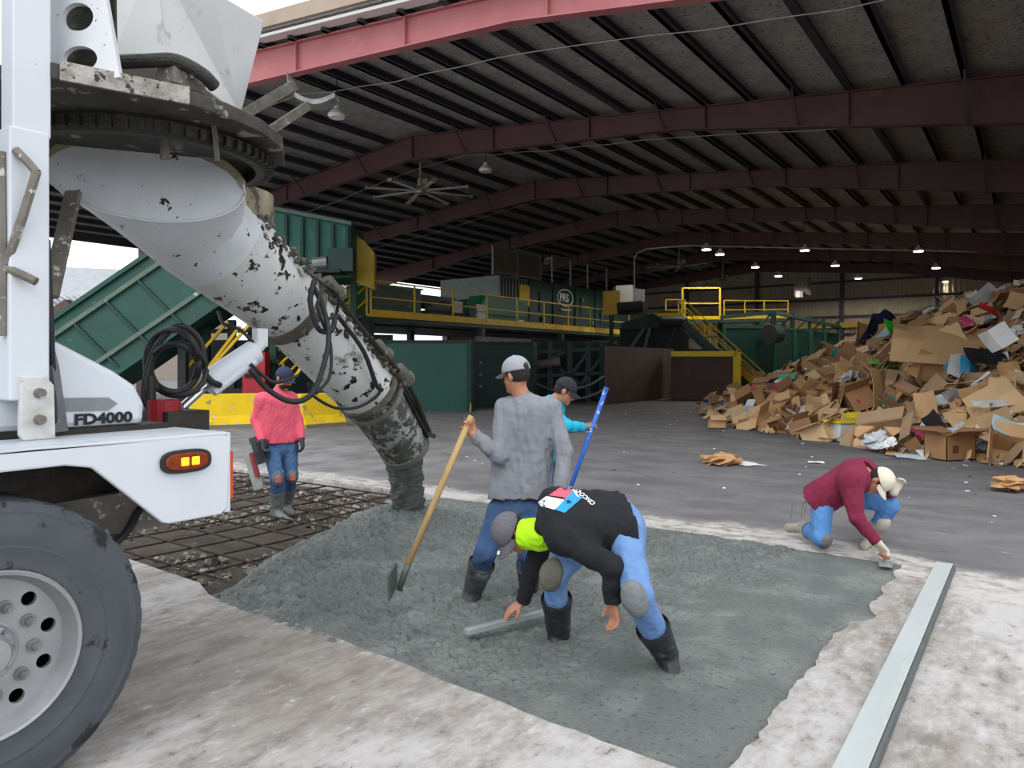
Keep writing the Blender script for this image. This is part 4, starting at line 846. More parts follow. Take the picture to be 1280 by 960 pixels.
# ------------------------------------------------------------------ cardboard pile
A_, B_ = V((-8.4, 22.8)), V((.9, 13.6)); nn = V(((B_-A_).y, -(B_-A_).x)).normalized(); nn = nn if nn.dot(V((1, 1))) > 0 else -nn
def pile_h(x, y):
    x = np.asarray(x, float); y = np.asarray(y, float)
    wv = .8*(fbm(x*.45, y*.45, 3, 41)-.5)
    d1 = (x-A_.x)*nn.x+(y-A_.y)*nn.y+wv
    s = x*RT.x+y*RT.y; d = x*FW.x+y*FW.y; d2 = (s-.30*d)*.95+wv
    h = np.minimum(np.minimum(.60*d1, .50*d2+.1), 3.9+.5*(fbm(x*.5, y*.5, 2, 5)-.5)); h = np.minimum(h, .8*(44-y))
    return h+.35*(fbm(x*1.3, y*1.3, 3, 44)-.5)*np.clip(h, 0, 1)
xs = np.arange(-11, .88, .14); ys = np.arange(12.5, 46, .14); X, Y = np.meshgrid(xs, ys, indexing='ij'); Z = pile_h(X, Y)
o = rawmesh('scrap_mound', np.stack([X, Y, np.maximum(Z, -.05)], -1).reshape(-1, 3), gridfaces(*X.shape, keep=(np.maximum(Z[:-1, :-1], Z[1:, 1:]) > -.02)), M('crushed_card', '#8a6c50', '#5c4636', 5, .95, bump=1, bscale=20, spots=[('#2e241d', 4, .58, .1)]), smooth=False)
tag(o, 'packed mound of crushed cardboard and paper under the pile', 'cardboard', kind='stuff')
DS = np.arange(9, 44, .1)
def on_pile(px, py):
    k = (px-640)/FPX; x = FW.x*DS+RT.x*k*DS; y = FW.y*DS+RT.y*k*DS; z = CH-(py-YH)/FPX*DS
    hit = np.nonzero(((z < pile_h(x, y)) & (x < .9)) | (z < 0))[0]
    if not len(hit): return None
    i = hit[0]; return V((x[i], y[i], max(0, z[i])))
def pnorm(p, e=.3):
    q = pile_h(np.array([p.x+e, p.x-e, p.x, p.x]), np.array([p.y, p.y, p.y+e, p.y-e])); return V((-(q[0]-q[1])/(2*e), -(q[2]-q[3])/(2*e), 1)).normalized()
browns = [M('card_%s' % n, a, b, 3, .9, bump=.15, spots=[('#6b5138', 2.5, .66, .1)]) for n, a, b in (('tan', '#bd9468', '#ad855c'), ('light', '#d0ab80', '#bf9a70'), ('dark', '#a07a56', '#8d6a4a'), ('pale', '#dabb92', '#caaa82'), ('grey', '#b09377', '#9c8067'))]
cols = {n: M('paper_'+n, c, None, rough=.7, bump=.1) for n, c in dict(white='#e3e4e4', blue='#3aa0cf', red='#c8303c', green='#3cc63a', teal='#3fb3a4', navy='#2a2f52', pink='#d64c7d', yellow='#dfc92f', black='#2b2c30', paleblue='#bcd6e2', lime='#a4d070', royal='#2f4fb5', cream='#e2d6bd').items()}
clear = M('clear_film', '#d5dade', '#b9c0c5', 6, .25, bump=.6, bscale=12, spec=.6)
rp = random.Random(11)
def sheet_mesh(seed, th=.012, crumple=.1, n=6, m=4):
    r = random.Random(seed); fold = r.uniform(.3, .7); fa = r.uniform(-.9, .9) if r.random() < .7 else 0; vs_ = []
    sk = r.uniform(-.15, .15); cut = r.random() < .5
    for side in (0, 1):
        for i in range(n+1):
            for j in range(m+1):
                x = i/n-.5; y = (j/m-.5)*.66+sk*x; z = 0
                if cut and i == n and j == m: x -= .12; y -= .1
                if x+.5 > fold: z = (x+.5-fold)*math.tan(fa)
                z += crumple*(float(vnoise(np.array(x*3+seed), np.array(y*3), seed))-.5)+.02*math.sin(9*y+seed); vs_.append((x, y, z+side*th))
    k = (n+1)*(m+1); fs = []
    for i in range(n):
        for j in range(m): q = i*(m+1)+j; fs += [(q, q+m+1, q+m+2, q+1), (k+q, k+q+1, k+q+m+2, k+q+m+1)]
    bd_ = [i*(m+1) for i in range(n+1)]+[n*(m+1)+j for j in range(1, m+1)]+[i*(m+1)+m for i in range(n-1, -1, -1)]+[j for j in range(m-1, 0, -1)]
    for a, b in zip(bd_, bd_[1:]+bd_[:1]): fs.append((a, b, b+k, a+k))
    me = bpy.data.meshes.new('cardboard_sheet'); me.from_pydata(vs_, [], fs); return me
def rot_to(nrm, yaw, tilt, r):
    q = V((0, 0, 1)).rotation_difference(nrm).to_matrix(); return q @ Matrix.Rotation(yaw, 3, 'Z') @ Matrix.Rotation(tilt, 3, 'X') @ Matrix.Rotation(r, 3, 'Y')
def put(o, p, R, s): o.matrix_world = Matrix.Translation(p) @ R.to_4x4() @ Matrix.Diagonal((s[0], s[1], s[2], 1))
sheets = [sheet_mesh(i) for i in range(12)]; smats = {}
def with_mat(me, m):
    k = (me.name, m.name)
    if k not in smats: c_ = me.copy(); c_.materials.clear(); c_.materials.append(m); smats[k] = c_
    return smats[k]
def region_px():
    while True:
        px = rp.uniform(885, 1290); top = np.interp(px, [885, 930, 1000, 1075, 1165, 1215, 1290], [512, 492, 458, 425, 392, 366, 345]); bot = np.interp(px, [885, 960, 1060, 1130, 1200, 1290], [524, 542, 556, 572, 578, 590])
        py = rp.uniform(top, bot); return px, py
def add_sheet(p, nrm, m, size, label, group, cat='cardboard', lift=.06, yaw=None, tilt=None, roll=None, name='cardboard_sheet', me=None):
    o = bpy.data.objects.new(name, with_mat(me or rp.choice(sheets), m)); C.objects.link(o)
    put(o, p+nrm*lift, rot_to(nrm, rp.uniform(0, 6.3) if yaw is None else yaw, rp.gauss(0, .45) if tilt is None else tilt, rp.gauss(0, .45) if roll is None else roll), (size, size*rp.uniform(.7, 1.1), size)); return tag(o, label, cat, group)
# open box: body with four flaps
def box_mesh(w, l, h, t=.012):
    mb = MB(); mb.bb((-w/2, -l/2, 0), (w/2, l/2, t)); mb.bb((-w/2, -l/2, 0), (-w/2+t, l/2, h)); mb.bb((w/2-t, -l/2, 0), (w/2, l/2, h)); mb.bb((-w/2, -l/2, 0), (w/2, -l/2+t, h)); mb.bb((-w/2, l/2-t, 0), (w/2, l/2, h))
    me = bpy.data.meshes.new('cardboard_box'); me.from_pydata(mb.v, [], mb.f); return me
def flap_mesh(w, l, t=.012):
    mb = MB(); mb.bb((-w/2, 0, 0), (w/2, l, t)); me = bpy.data.meshes.new('flap'); me.from_pydata(mb.v, [], mb.f); return me
BX = [(.6, .45, .4), (.5, .5, .3), (.8, .5, .45), (.45, .35, .35)]; bms = [box_mesh(*b) for b in BX]; fms = [(flap_mesh(b[0]*.96, b[1]*.5), flap_mesh(b[1]*.96, b[1]*.5)) for b in BX]
def add_box_(p, R, m, k, s, label, group, flaps=True, spread=None):
    o = bpy.data.objects.new('cardboard_box', with_mat(bms[k], m)); C.objects.link(o); put(o, p, R, (s, s, s)); tag(o, label, 'box', group)
    w_, l_, h_ = BX[k]
    if flaps:
        for j in range(4):
            f_ = bpy.data.objects.new('flap', with_mat(fms[k][j % 2], m)); C.objects.link(f_); f_.parent = o; a = j*PI/2; rr_ = (l_/2 if j % 2 == 0 else w_/2)
            an = rp.uniform(-1.0, 1.2) if spread is None else spread
            f_.matrix_local = Matrix.Rotation(a, 4, 'Z') @ Matrix.Translation((0, rr_, h_)) @ Matrix.Rotation(an, 4, 'X')
    return o
def blob_mesh(seed):
    r = random.Random(seed); mb = MB(); n, m = 14, 9; rings = []
    for j in range(m):
        t = PI*(j+.5)/m; rings.append([V((math.sin(t)*math.cos(2*PI*i/n), math.sin(t)*math.sin(2*PI*i/n), math.cos(t)*.6))*(.5*(1+.5*r.uniform(-1, 1))) for i in range(n)])
    mb.loft(rings); me = bpy.data.meshes.new('plastic_bag'); me.from_pydata(mb.v, [], mb.f); return me
blobs = [blob_mesh(i) for i in range(6)]
def zlab(px, py, s):
    top, bot = np.interp(px, [885, 1290], [505, 350]), np.interp(px, [885, 1290], [528, 590]); t = (py-top)/(bot-top)
    return s+(' high up' if t < .35 else ' half way up' if t < .68 else ' near the foot')+' on the '+('left' if px < 1010 else 'middle' if px < 1150 else 'right')+' part of the pile'
# generic loose cardboard: sheets, boxes, bags
for i in range(235):
    px, py = region_px(); p = on_pile(px, py)
    if p is None: continue
    add_sheet(p, pnorm(p) if p.z > .05 else UP, rp.choice(browns), rp.uniform(.6, 1.35)*(1 if p.z > .3 else .6), zlab(px, py, 'loose torn cardboard sheet'), 'loose cardboard sheets', lift=.1 if p.z > .2 else .03, tilt=None if p.z > .2 else .08, roll=None if p.z > .2 else .08)
for i in range(62):
    px, py = region_px(); p = on_pile(px, py)
    if p is None: continue
    nrm = pnorm(p); add_box_(p-nrm*.08, rot_to(nrm, rp.uniform(0, 6), rp.gauss(0, .5), rp.gauss(0, .5)), rp.choice(browns), rp.randrange(4), rp.uniform(.8, 1.25), zlab(px, py, 'crushed open brown box'), 'cardboard boxes in the pile')
for i in range(34):
    px, py = region_px(); p = on_pile(px, py)
    if p is None: continue
    o = bpy.data.objects.new('plastic_bag', with_mat(rp.choice(blobs), rp.choice([clear, cols['white'], clear]))); C.objects.link(o); s = rp.uniform(.3, .6); put(o, p+pnorm(p)*.25, rot_to(pnorm(p), rp.uniform(0, 6), 0, 0), (s, s*.8, s*.5)); tag(o, zlab(px, py, 'crumpled pale plastic wrap'), 'plastic wrap', 'plastic wrap in the pile')
for i in range(64):
    px, py = region_px(); p = on_pile(px, py)
    if p is None: continue
    nm = rp.choice(['white', 'white', 'white', 'paleblue', 'cream', 'black', 'royal', 'teal', 'pink', 'lime']); add_sheet(p, pnorm(p), cols[nm], rp.uniform(.28, .6), zlab(px, py, 'small '+nm.replace('paleblue', 'pale blue').replace('royal', 'blue')+' carton scrap'), 'printed carton scraps', 'carton', lift=.3, name='carton_scrap')
# pieces one can pick out
def special(px, py, col, size, label, yaw, tilt, roll, name, cat, d=None, mi=0):
    p = P(px, py, d) if d else on_pile(px, py); o = bpy.data.objects.new(name, with_mat(sheets[mi], cols[col] if isinstance(col, str) else col)); C.objects.link(o)
    R = Matrix.Rotation(YAW, 3, 'Z') @ Matrix.Rotation(yaw, 3, 'Z') @ Matrix.Rotation(tilt, 3, 'X') @ Matrix.Rotation(roll, 3, 'Z'); dd_ = p.dot(FW)-(1.9 if py < 435 else .9) if not d else d; p = P(px, py, dd_); put(o, p, R, (size[0], size[1], size[0])); return tag(o, label, cat)
special(1097, 420, 'navy', (2.1, 1.5), 'dark navy curved mat standing on the pile crest', .3, 1.35, 1.0, 'floor_mat', 'mat', mi=2)
special(1079, 422, browns[0], (1.2, .7), 'upright tan board beside the navy mat', .2, 1.35, 1.2, 'cardboard_sheet', 'cardboard', mi=3)
special(1142, 424, 'green', (1.7, .8), 'bright green plastic sheet poking from the pile', .5, .9, -.5, 'green_sheet', 'plastic', mi=5)
special(1172, 432, browns[1], (1.9, 1.9), 'very large tan cardboard panel right of the green sheet', -.2, .85, -.25, 'cardboard_sheet', 'cardboard', mi=1)
special(1231, 375, 'white', (.9, .9), 'white carton with red lower edge high on the pile', .3, 1.2, .7, 'white_carton', 'carton', mi=7)
special(1238, 388, 'red', (.55, .25), 'red strip at the foot of the high white carton', .2, 1.1, -.5, 'red_strip', 'carton', mi=4)
special(1200, 458, 'white', (.55, .8), 'white and blue carton standing mid-pile', .1, 1.3, 1.2, 'blue_white_carton', 'carton', mi=6); special(1196, 462, 'blue', (.18, .85), 'bright blue edge of the standing carton', .1, 1.3, 1.2, 'blue_carton', 'carton', mi=8)
special(1213, 456, 'blue', (.4, .7), 'small blue picture carton beside the white one', -.1, 1.2, -.2, 'picture_carton', 'carton', mi=9)
special(1231, 446, 'black', (.8, .6), 'crumpled black bag right of the blue cartons', 0, 1.0, 0, 'black_bag', 'bag', mi=10)
special(1243, 425, 'white', (.5, .7), 'white plastic bag hanging above the black bag', 0, 1.1, .4, 'white_bag', 'bag', mi=11)
special(1110, 500, 'teal', (.5, .35), 'turquoise carton low in the middle of the pile', .4, .8, .3, 'teal_carton', 'carton', mi=0); special(1080, 500, 'red', (.4, .3), 'red printed carton left of the turquoise one', .2, 1.0, .3, 'red_carton', 'carton', mi=1)
special(1155, 540, 'pink', (.5, .45), 'hot pink carton at the foot of the pile', .4, .8, .3, 'pink_carton', 'carton', mi=2); special(1130, 546, 'lime', (.7, .16), 'pale green flat carton on the floor by the pink one', .1, .3, 0, 'green_carton', 'carton', mi=3)
special(1168, 502, 'white', (.5, .45), 'torn white carton in the middle right of the pile', -.2, .7, .3, 'torn_white_carton', 'carton', mi=5); special(1245, 505, 'white', (.9, .3), 'long white foam slab at the lower right of the pile', .1, .5, 0, 'foam_slab', 'foam', mi=6)
special(1066, 520, 'yellow', (.4, .35), 'yellow bag lying above the clear tote', .1, .6, 0, 'yellow_bag', 'bag', mi=7); special(976, 502, 'yellow', (.5, .4), 'yellow bag near the left foot of the pile', .2, .7, .3, 'yellow_bag', 'bag', mi=8)
special(1003, 487, 'white', (.7, .3), 'white wrapper on the left slope of the pile', -.7, .9, .3, 'white_wrapper', 'wrapper', mi=9); special(957, 515, 'paleblue', (1.4, .8), 'large pale blue plastic sheet at the pile foot', .1, .55, .1, 'plastic_sheet', 'plastic', mi=10)
special(1270, 540, 'paleblue', (.8, .5), 'pale blue board leaning at the right foot of the pile', .2, 1.0, -.5, 'blue_board', 'board', mi=11)
tt = thing('storage_tote', 'clear plastic storage tote with blue base at the pile foot', 'tote', G(1060, 552)); q = G(1060, 551); Rz = Matrix.Rotation(YAW+.2, 3, 'Z'); MB().box(q+UP*.2, (.75, .5, .38), Rz).build('tub', clear, tt, bevel=.03); MB().box(q+UP*.42, (.82, .56, .05), Rz).build('lid', cols['yellow'], tt); MB().box(q+UP*.02+RT*.3, (.5, .4, .05), Rz).build('blue_wrap', cols['royal'], tt)
for px, py, k, s, lb in ((1187, 566, 0, 1.05, 'clean open brown box with logo mark at the pile foot'), (1257, 562, 2, 1.0, 'open brown box on its side at the right pile foot'), (933, 512, 2, 1.0, 'brown closed box leaning at the left foot of the pile'), (896, 527, 3, .9, 'small brown carton at the very left tip of the pile'), (1185, 545, 1, 1.4, 'wide brown box standing above the clean box'), (1028, 525, 1, 1.1, 'flattened brown box at the middle foot of the pile')):
    q = G(px, py+8) if py > 520 else on_pile(px, py); bx_ = add_box_(q+UP*.01, Matrix.Rotation(YAW+rp.uniform(-.3, .3), 3, 'Z') if px != 1257 else Matrix.Rotation(YAW-.3, 3, 'Z') @ Matrix.Rotation(1.35, 3, 'X'), browns[(px) % 5], k, s, lb, None, spread=.4 if px == 1187 else None)
    if px == 1187:
        mk = MB().box((-.12, -BX[0][1]/2-.004, .18), (.12, .006, .12)); me = bpy.data.meshes.new('printed_mark'); me.from_pydata(mk.v, [], mk.f); me.materials.append(M('print_brown', '#5c4028', None)); mo = bpy.data.objects.new('printed_mark', me); C.objects.link(mo); mo.parent = bx_
# the small stuff between
mb = MB(); rq = random.Random(77); sm_ = browns+[cols['white'], clear, cols['black'], cols['paleblue'], M('card_deep_brown', '#4a382b', '#3a2c22', 4, .95)]  # last material in the list: very dark brown card
for i in range(5200):
    px, py = region_px() if i % 3 else (rp.uniform(900, 1280), 0)
    if i % 3: p = on_pile(px, py) if i % 2 else None
    else: p = None
    if p is None:
        x, y = rq.uniform(-8.5, .8), rq.uniform(13.5, 30); z = float(pile_h(x, y))
        if z < .0: continue
        p = V((x, y, z))
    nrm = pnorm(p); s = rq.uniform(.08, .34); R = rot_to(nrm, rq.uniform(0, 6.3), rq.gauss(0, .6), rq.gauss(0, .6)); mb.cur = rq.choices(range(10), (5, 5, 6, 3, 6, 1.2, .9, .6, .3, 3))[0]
    c_ = p+nrm*rq.uniform(.0, .14); w_ = s*rq.uniform(.4, 1); bn = rq.uniform(-.25, .25)*s
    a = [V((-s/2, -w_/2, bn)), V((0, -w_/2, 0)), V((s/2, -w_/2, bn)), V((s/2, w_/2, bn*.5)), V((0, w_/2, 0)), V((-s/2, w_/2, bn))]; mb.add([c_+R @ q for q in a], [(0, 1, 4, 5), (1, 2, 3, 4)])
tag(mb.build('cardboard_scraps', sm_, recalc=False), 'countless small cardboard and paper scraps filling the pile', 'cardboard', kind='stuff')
# litter on the floor
def litter(px, py, m, s, label, name, cat, me=None, hz=.02):
    q = G(px, py); o = bpy.data.objects.new(name, with_mat(me or sheets[px % 12], m)); C.objects.link(o); put(o, q+UP*hz, Matrix.Rotation(YAW+rp.uniform(-.5, .5), 3, 'Z') @ Matrix.Rotation(rp.gauss(0, .06), 3, 'X'), (s, s, s*.6)); tag(o, label, cat)
litter(899, 580, browns[0], .55, 'crumpled brown cardboard piece alone on the dark floor', 'cardboard_sheet', 'cardboard', blobs[2], .06); litter(940, 581, cols['white'], .45, 'white paper sheet beside the lone brown cardboard', 'paper_sheet', 'paper')
litter(1266, 614, browns[0], .42, 'crumpled brown paper bag at the right edge of the floor', 'paper_bag', 'bag', blobs[4], .1); litter(1160, 572, cols['paleblue'], 1.1, 'long pale blue strip on the floor before the pile', 'plastic_strip', 'plastic'); litter(1020, 579, cols['white'], .25, 'small white scrap just behind the kneeling man', 'paper_scrap', 'paper')
mb = MB()
for i in range(170):
    d_ = rq.uniform(7.5, 26); px = rq.uniform(420, 1280); q = P(px, 500, d_); q.z = .004
    if q.y < 7.3 or float(pile_h(q.x, q.y)) > .1: continue
    s = rq.uniform(.012, .055); mb.cur = rq.choices((0, 1, 2), (4, 2, 2))[0]; R = Matrix.Rotation(rq.uniform(0, 6), 3, 'Z') @ Matrix.Rotation(rq.gauss(0, .25), 3, 'X'); mb.box(q+UP*s*.12, (s, s*.7, s*.2), R)
tag(mb.build('floor_litter', [cols['white'], browns[0], M('dirt_clod', '#4a4743', None)], recalc=False), 'tiny scraps and dirt scattered over the dark floor', 'litter', kind='stuff')
# long straightedge on the right
lb = thing('form_board', 'long grey straightedge board lying on the pale concrete at right', 'board', (-.59, 4.7, 0))
fm = M('wet_board', '#b3b9b9', '#a0a6a6', 3, .5, .05, stretch=(1, .3, 1), spots=[('#b4bcba', 3, .58, .12)])
MB().bb((-.66, 2.3, .003), (-.54, 6.82, .052)).build('board_body', fm, lb, bevel=.004); MB().bb((-.535, 2.3, .004), (-.52, 6.80, .05)).build('side_channel', M('dark_channel', '#5c6462', '#4a5150', 6, .6), lb)
# wire stakes behind the kneeling man
ws = thing('wire_ties', 'bent steel wire stubs sticking up behind the kneeling man', 'wire', G(998, 648))
for a, b, c2_ in (((989, 648), (990, 630), (996, 634)), ((1002, 648), (1003, 626), (1008, 622)), ((1006, 640), (1007, 622), (1004, 634)), ((1014, 640), (1014, 616), (1013, 622))): MB().tube([P(*a, 7.15), P(*b, 7.15), P(*c2_, 7.15)], .005, 6).build('wire_stub', steel, ws)

# ------------------------------------------------------------------ people
skin = M('skin', '#b07c62', '#9c6a52', 30, .55, bump=.1); eye_m = M('eye', '#1a1210', None, rough=.2); hairm = M('dark_hair', '#16120f', '#2a221d', 40, .7, bump=.6, bscale=120)
def U(v): return V(v).normalized()
def hand_prims(wr, d, n, curl, side, s=1.0, fat=0.0, spread=1.0):
    d = U(d); n = V(n); n = U(n-d*n.dot(d)); lat = d.cross(n)*side; out = []
    for off, ln in ((.030, .072), (.010, .080), (-.010, .075), (-.029, .058)):
        k = wr+d*.088*s+lat*off*s*spread; out.append((wr+lat*off*.55*s, k, .0175*s+fat, .0125*s+fat, .012))
        p = k; dd = d; ang = curl
        for fr, r1, r2 in ((.44, .0105, .0095), (.31, .0095, .0085), (.25, .0085, .0068)):
            dd = dd*math.cos(ang)+n*math.sin(ang) if False else U(d*math.cos(ang)+n*math.sin(ang)); q = p+dd*ln*fr*s
            out.append((p, q, r1*s+fat, r2*s+fat, .003)); p = q; ang += curl*.9
    b = wr+d*.028*s+lat*.024*s; q = b+U(d*.55+lat*.75+n*.35)*.042*s; e = q+U(d*.85+lat*.2+n*.45)*.034*s
    out += [(b, q, .0155*s+fat, .0115*s+fat, .008), (q, e, .0112*s+fat, .0085*s+fat, .003)]
    return out
def bounds(pts, m): a = np.array([tuple(p) for p in pts]); return a.min(0)-m, a.max(0)+m
def person(label, J, o, h=.0085):
    base = V(o['base']); t = thing('person', label, 'person', base)
    f = U(J['f']); u = V(J['u']); u = U(u-f*u.dot(f)); r = f.cross(u); R = [r, f, u]; hd = V(J['head']); nk = V(J['neck'])
    sl, sr, el, er, wl, wr, hl, hr, kl, kr, al, ar, tl, tr = (V(J[k]) for k in 'sl sr el er wl wr hl hr kl kr al ar tl tr'.split())
    c = (sl+sr)/2; p = (hl+hr)/2; lat = U(sr-sl); latp = U(hr-hl); ax = U(c-p); hx = U(ax-latp*ax.dot(latp))
    hands = {}
    for s_, w_, e_ in (('l', wl, el), ('r', wr, er)):
        d_, n_, cu, sd = o['hand_'+s_]; hands[s_] = (w_, V(d_), V(n_), cu, sd)
    lo, hi = bounds([hd, nk, sl, sr, el, er, wl, wr, hl, hr, kl, kr, al, ar, tl, tr], .22); F = Field(lo, hi, h)
    # one continuous skin
    for k in (-1, 1): F.cone(c+lat*k*.08-ax*.03, p+latp*k*.05, .085, .08, .04)
    F.cone(c-ax*.03, p, .09, .085, .03); F.cone(sl, sr, .045, .045, .03); F.cone(c, nk, .06, .05, .05); F.cone(nk-(hd-nk)*.15, hd-u*.05, .052, .05, .03)
    for a, b, cc in ((sl, el, wl), (sr, er, wr)): F.cone(a, b, .05, .041, .03); F.cone(b, cc, .041, .027, .015)
    for a, b, cc, d in ((hl, kl, al, tl), (hr, kr, ar, tr)): F.cone(a, b, .075, .052, .008); F.cone(b, cc, .052, .036, .01); F.cone(cc, d, .04, .03, .02)
    F.ell(hd+u*.02-f*.008, R, (.075, .095, .102), .02); F.ell(hd-u*.05+f*.024, R, (.057, .068, .074), .04); F.cone(hd+f*.088+u*.004, hd+f*.106-u*.03, .008, .014, .014)
    F.ell(hd+f*.082+u*.028, R, (.048, .014, .012), .02); F.ell(hd+f*.084-u*.068, R, (.026, .014, .012), .012); F.ell(hd+f*.078-u*.098, R, (.024, .018, .018), .02)
    for k in (-1, 1): F.ell(hd+r*k*.077-u*.008-f*.008, R, (.011, .019, .032), .008); F.cut_ell(hd+r*k*.032+f*.098+u*.008, R, (.016, .012, .010))
    for s_ in 'lr':
        w_, d_, n_, cu, sd = hands[s_]
        for q in hand_prims(w_, d_, n_, cu, sd, o.get('hs', 1.0)): F.cone(*q)
    v, fc = F.mesh(); rawmesh('body', v, fc, skin, t)
    for k in (-1, 1): MB().lathe(hd+r*k*.032+f*.086+u*.008, f, [(-.01, .0), (-.006, .009), (0, .012), (.006, .009), (.01, .0)], 10).build('eye', eye_m, t, smooth=True)
    # shirt
    F = Field(*bounds([nk, sl, sr, el, er, wl, wr, hl, hr, p-ax*.08], .2), h); g = .013+o.get('fat', 0); hem = o.get('hem', .10)
    for k, hp in ((-1, hl), (1, hr)): F.cone(c+lat*k*.09-ax*.03, lerp(p, hp, .95)-ax*hem, .104+g, .106+g, .06)
    F.cone(c-ax*.03, p-ax*hem, .108+g, .11+g, .05); F.cone(sl, sr, .056+g, .056+g, .05); F.cone(c, nk-(nk-c)*.1, .072, .058, .06)
    F.cut(p-hx*o.get('hc', hem*.55+.01), -hx, .36)
    for a, b, cc in ((sl, el, wl), (sr, er, wr)): F.cone(a, b, .058+g, .047+.013, .05); F.cone(b, cc+(cc-b)*.05, .046+.013, .032+.013, .02)
    F.wrinkle(.004, 21, o.get('seed', 0)); F.wrinkle(o.get('wa', .0048), 38, o.get('seed', 0)+5, o.get('zs', .4)); F.wrinkle(.0018, 60, o.get('seed', 0)+2)
    for b, cc in ((el, wl), (er, wr)): F.cut(cc+(cc-b)*.0, cc-b, .085)
    F.cut(nk+U(nk-c)*.012, U(nk-c), .11)
    v, fc = F.mesh(); shirt = rawmesh('shirt', v, fc, o['shirt'], t); bvh = BVHTree.FromPolygons([tuple(q) for q in v], [tuple(q) for q in fc])
    # trousers
    F = Field(*bounds([hl, hr, kl, kr, al, ar, p+ax*.1], .2), h); lf, rt = o.get('boot', (.45, .45))
    F.cone(hl, hr, .10, .10, .05); F.cone(p, p+ax*.12, .106, .098, .05); F.cut(p+hx*.13, hx, .3)
    for a, b, cc, bt in ((hl, kl, al, lf), (hr, kr, ar, rt)):
        F.cone(a, b, .097, .076, .03); e = b+(cc-b)*min(1, bt+.12); F.cone(b, e, .074, .066, .03)
    F.wrinkle(.006, 26, o.get('seed', 0)+4); F.wrinkle(.0022, 70, o.get('seed', 0)+1)
    v, fc = F.mesh(); jeans = rawmesh('jeans', v, fc, o['jeans'], t)
    # boots
    for b, cc, d, bt in ((kl, al, tl, lf), (kr, ar, tr, rt)):
        F = Field(*bounds([b, cc, d], .16), h); top = b+(cc-b)*bt; bw = o.get('bw', 0)
        F.cone(top, cc, .078+bw, .062+bw*.6, .02); F.cone(cc-(d-cc)*.25+U(cc-b)*.025, d, .05+bw*.4, .043+bw*.3, .03); F.wrinkle(.004, 40, 3)
        F.cut(top, b-cc, .16); F.cone(top+(b-cc)*0, top+U(cc-b)*.02, .0, .0, 0)
        v, fc = F.mesh(); bo = rawmesh('boot', v, fc, o['boots'], t)
        dd = U(b-cc); MB().loft([[top+q for q in ring] for ring in [[ (dd.orthogonal().normalized()*math.cos(a)+dd.cross(dd.orthogonal().normalized())*math.sin(a))*rr+dd*z for a in [2*PI*i/20 for i in range(20)]] for rr, z in ((.080+bw, -.02), (.083+bw, .0), (.083+bw, .016), (.077+bw, .016), (.077+bw, -.02))]], (False, False)).build('boot_rim', o['boots'], bo, smooth='auto')
    # gloves
    if o.get('gloves'):
        for s_, b in (('l', el), ('r', er)):
            w_, d_, n_, cu, sd = hands[s_]; F = Field(*bounds([w_], .24), .007)
            for q in hand_prims(w_, d_, n_, cu, sd, o.get('hs', 1.0), .0035): F.cone(*q)
            F.cone(w_-U(w_-b)*.035, w_, .04, .03, .02); v, fc = F.mesh(); rawmesh('glove', v, fc, o['gloves'], t)
    # hair and cap
    F = Field(*bounds([hd], .16), .006); F.ell(hd+u*.018-f*.012, R, (.080, .097, .104), 0); F.wrinkle(.003, 60, 2); F.cut(hd+f*.035, f); F.cut(hd-u*.055, -u); F.cut(hd+u*.06, u)
    v, fc = F.mesh(); rawmesh('hair', v, fc, o.get('hair', hairm), t)
    if o.get('beard'):
        F = Field(*bounds([hd], .16), .006); F.ell(hd-u*.055+f*.024, R, (.062, .076, .078), 0); F.cut(hd-u*.045, u); F.cut(hd+f*.01, -f); F.wrinkle(.002, 80, 1); v, fc = F.mesh(); rawmesh('beard', v, fc, hairm, t)
    cf = U(V(o.get('visor', f))); cf = U(cf-u*cf.dot(u)); crr = cf.cross(u); RC_ = [crr, cf, u]
    F = Field(*bounds([hd+u*.05], .19), .006); F.ell(hd+u*.038-f*.008, RC_, (.090, .108, .100), 0); F.cut(hd+u*.026, -u)
    if o.get('strap'): F.cut_ell(hd+u*.045-cf*.118, RC_, (.034, .05, .028))
    v, fc = F.mesh(); cap = rawmesh('cap', v, fc, o['cap'], t)
    ci = hd+u*.034-f*.008; mb = MB(); rings = []
    for a in np.linspace(-1.15, 1.15, 15):
        s_, co = math.sin(a), math.cos(a); ip = crr*s_*.088+cf*co*.104; ou = crr*s_*.088*1.02+cf*(co*.104+.078*max(0, math.cos(a*1.25))**.6); dz = -.024*(s_**2)
        rings.append([ci+ip+u*(dz*.8+.002), ci+ou+u*(dz*1.25-.016), ci+ou+u*(dz*1.25-.021), ci+ip+u*(dz*.8-.006)])
    mb.loft(rings).build('visor', o.get('visor_m', o['cap']), cap, smooth='auto')
    MB().cyl(hd+u*.136-f*.008, hd+u*.142-f*.008, .008, n=8).build('cap_button', o['cap'], cap)
    if o.get('panel'):
        F = Field(*bounds([hd+u*.05], .19), .006); F.ell(hd+u*.038-f*.008, RC_, (.0915, .1095, .1015), 0); F.cut(hd+u*.025, -u); F.cut(hd+cf*.015, -cf); v, fc = F.mesh(); rawmesh('cap_front_panel', v, fc, o['panel'], cap)
    return t, shirt, jeans, bvh
def kneepad(t, k, hip, ank, m, front, s=1.0):
    d = U(ank-hip); fr = V(front); fr = U(fr-d*fr.dot(d)); ss = d.cross(fr); F = Field(*bounds([k], .2), .008); F.ell(k+fr*.040, [ss, fr, d], (.074*s, .056, .105*s), 0); F.wrinkle(.003, 50, 2); v, fc = F.mesh(); return rawmesh('knee_pad', v, fc, m, t)
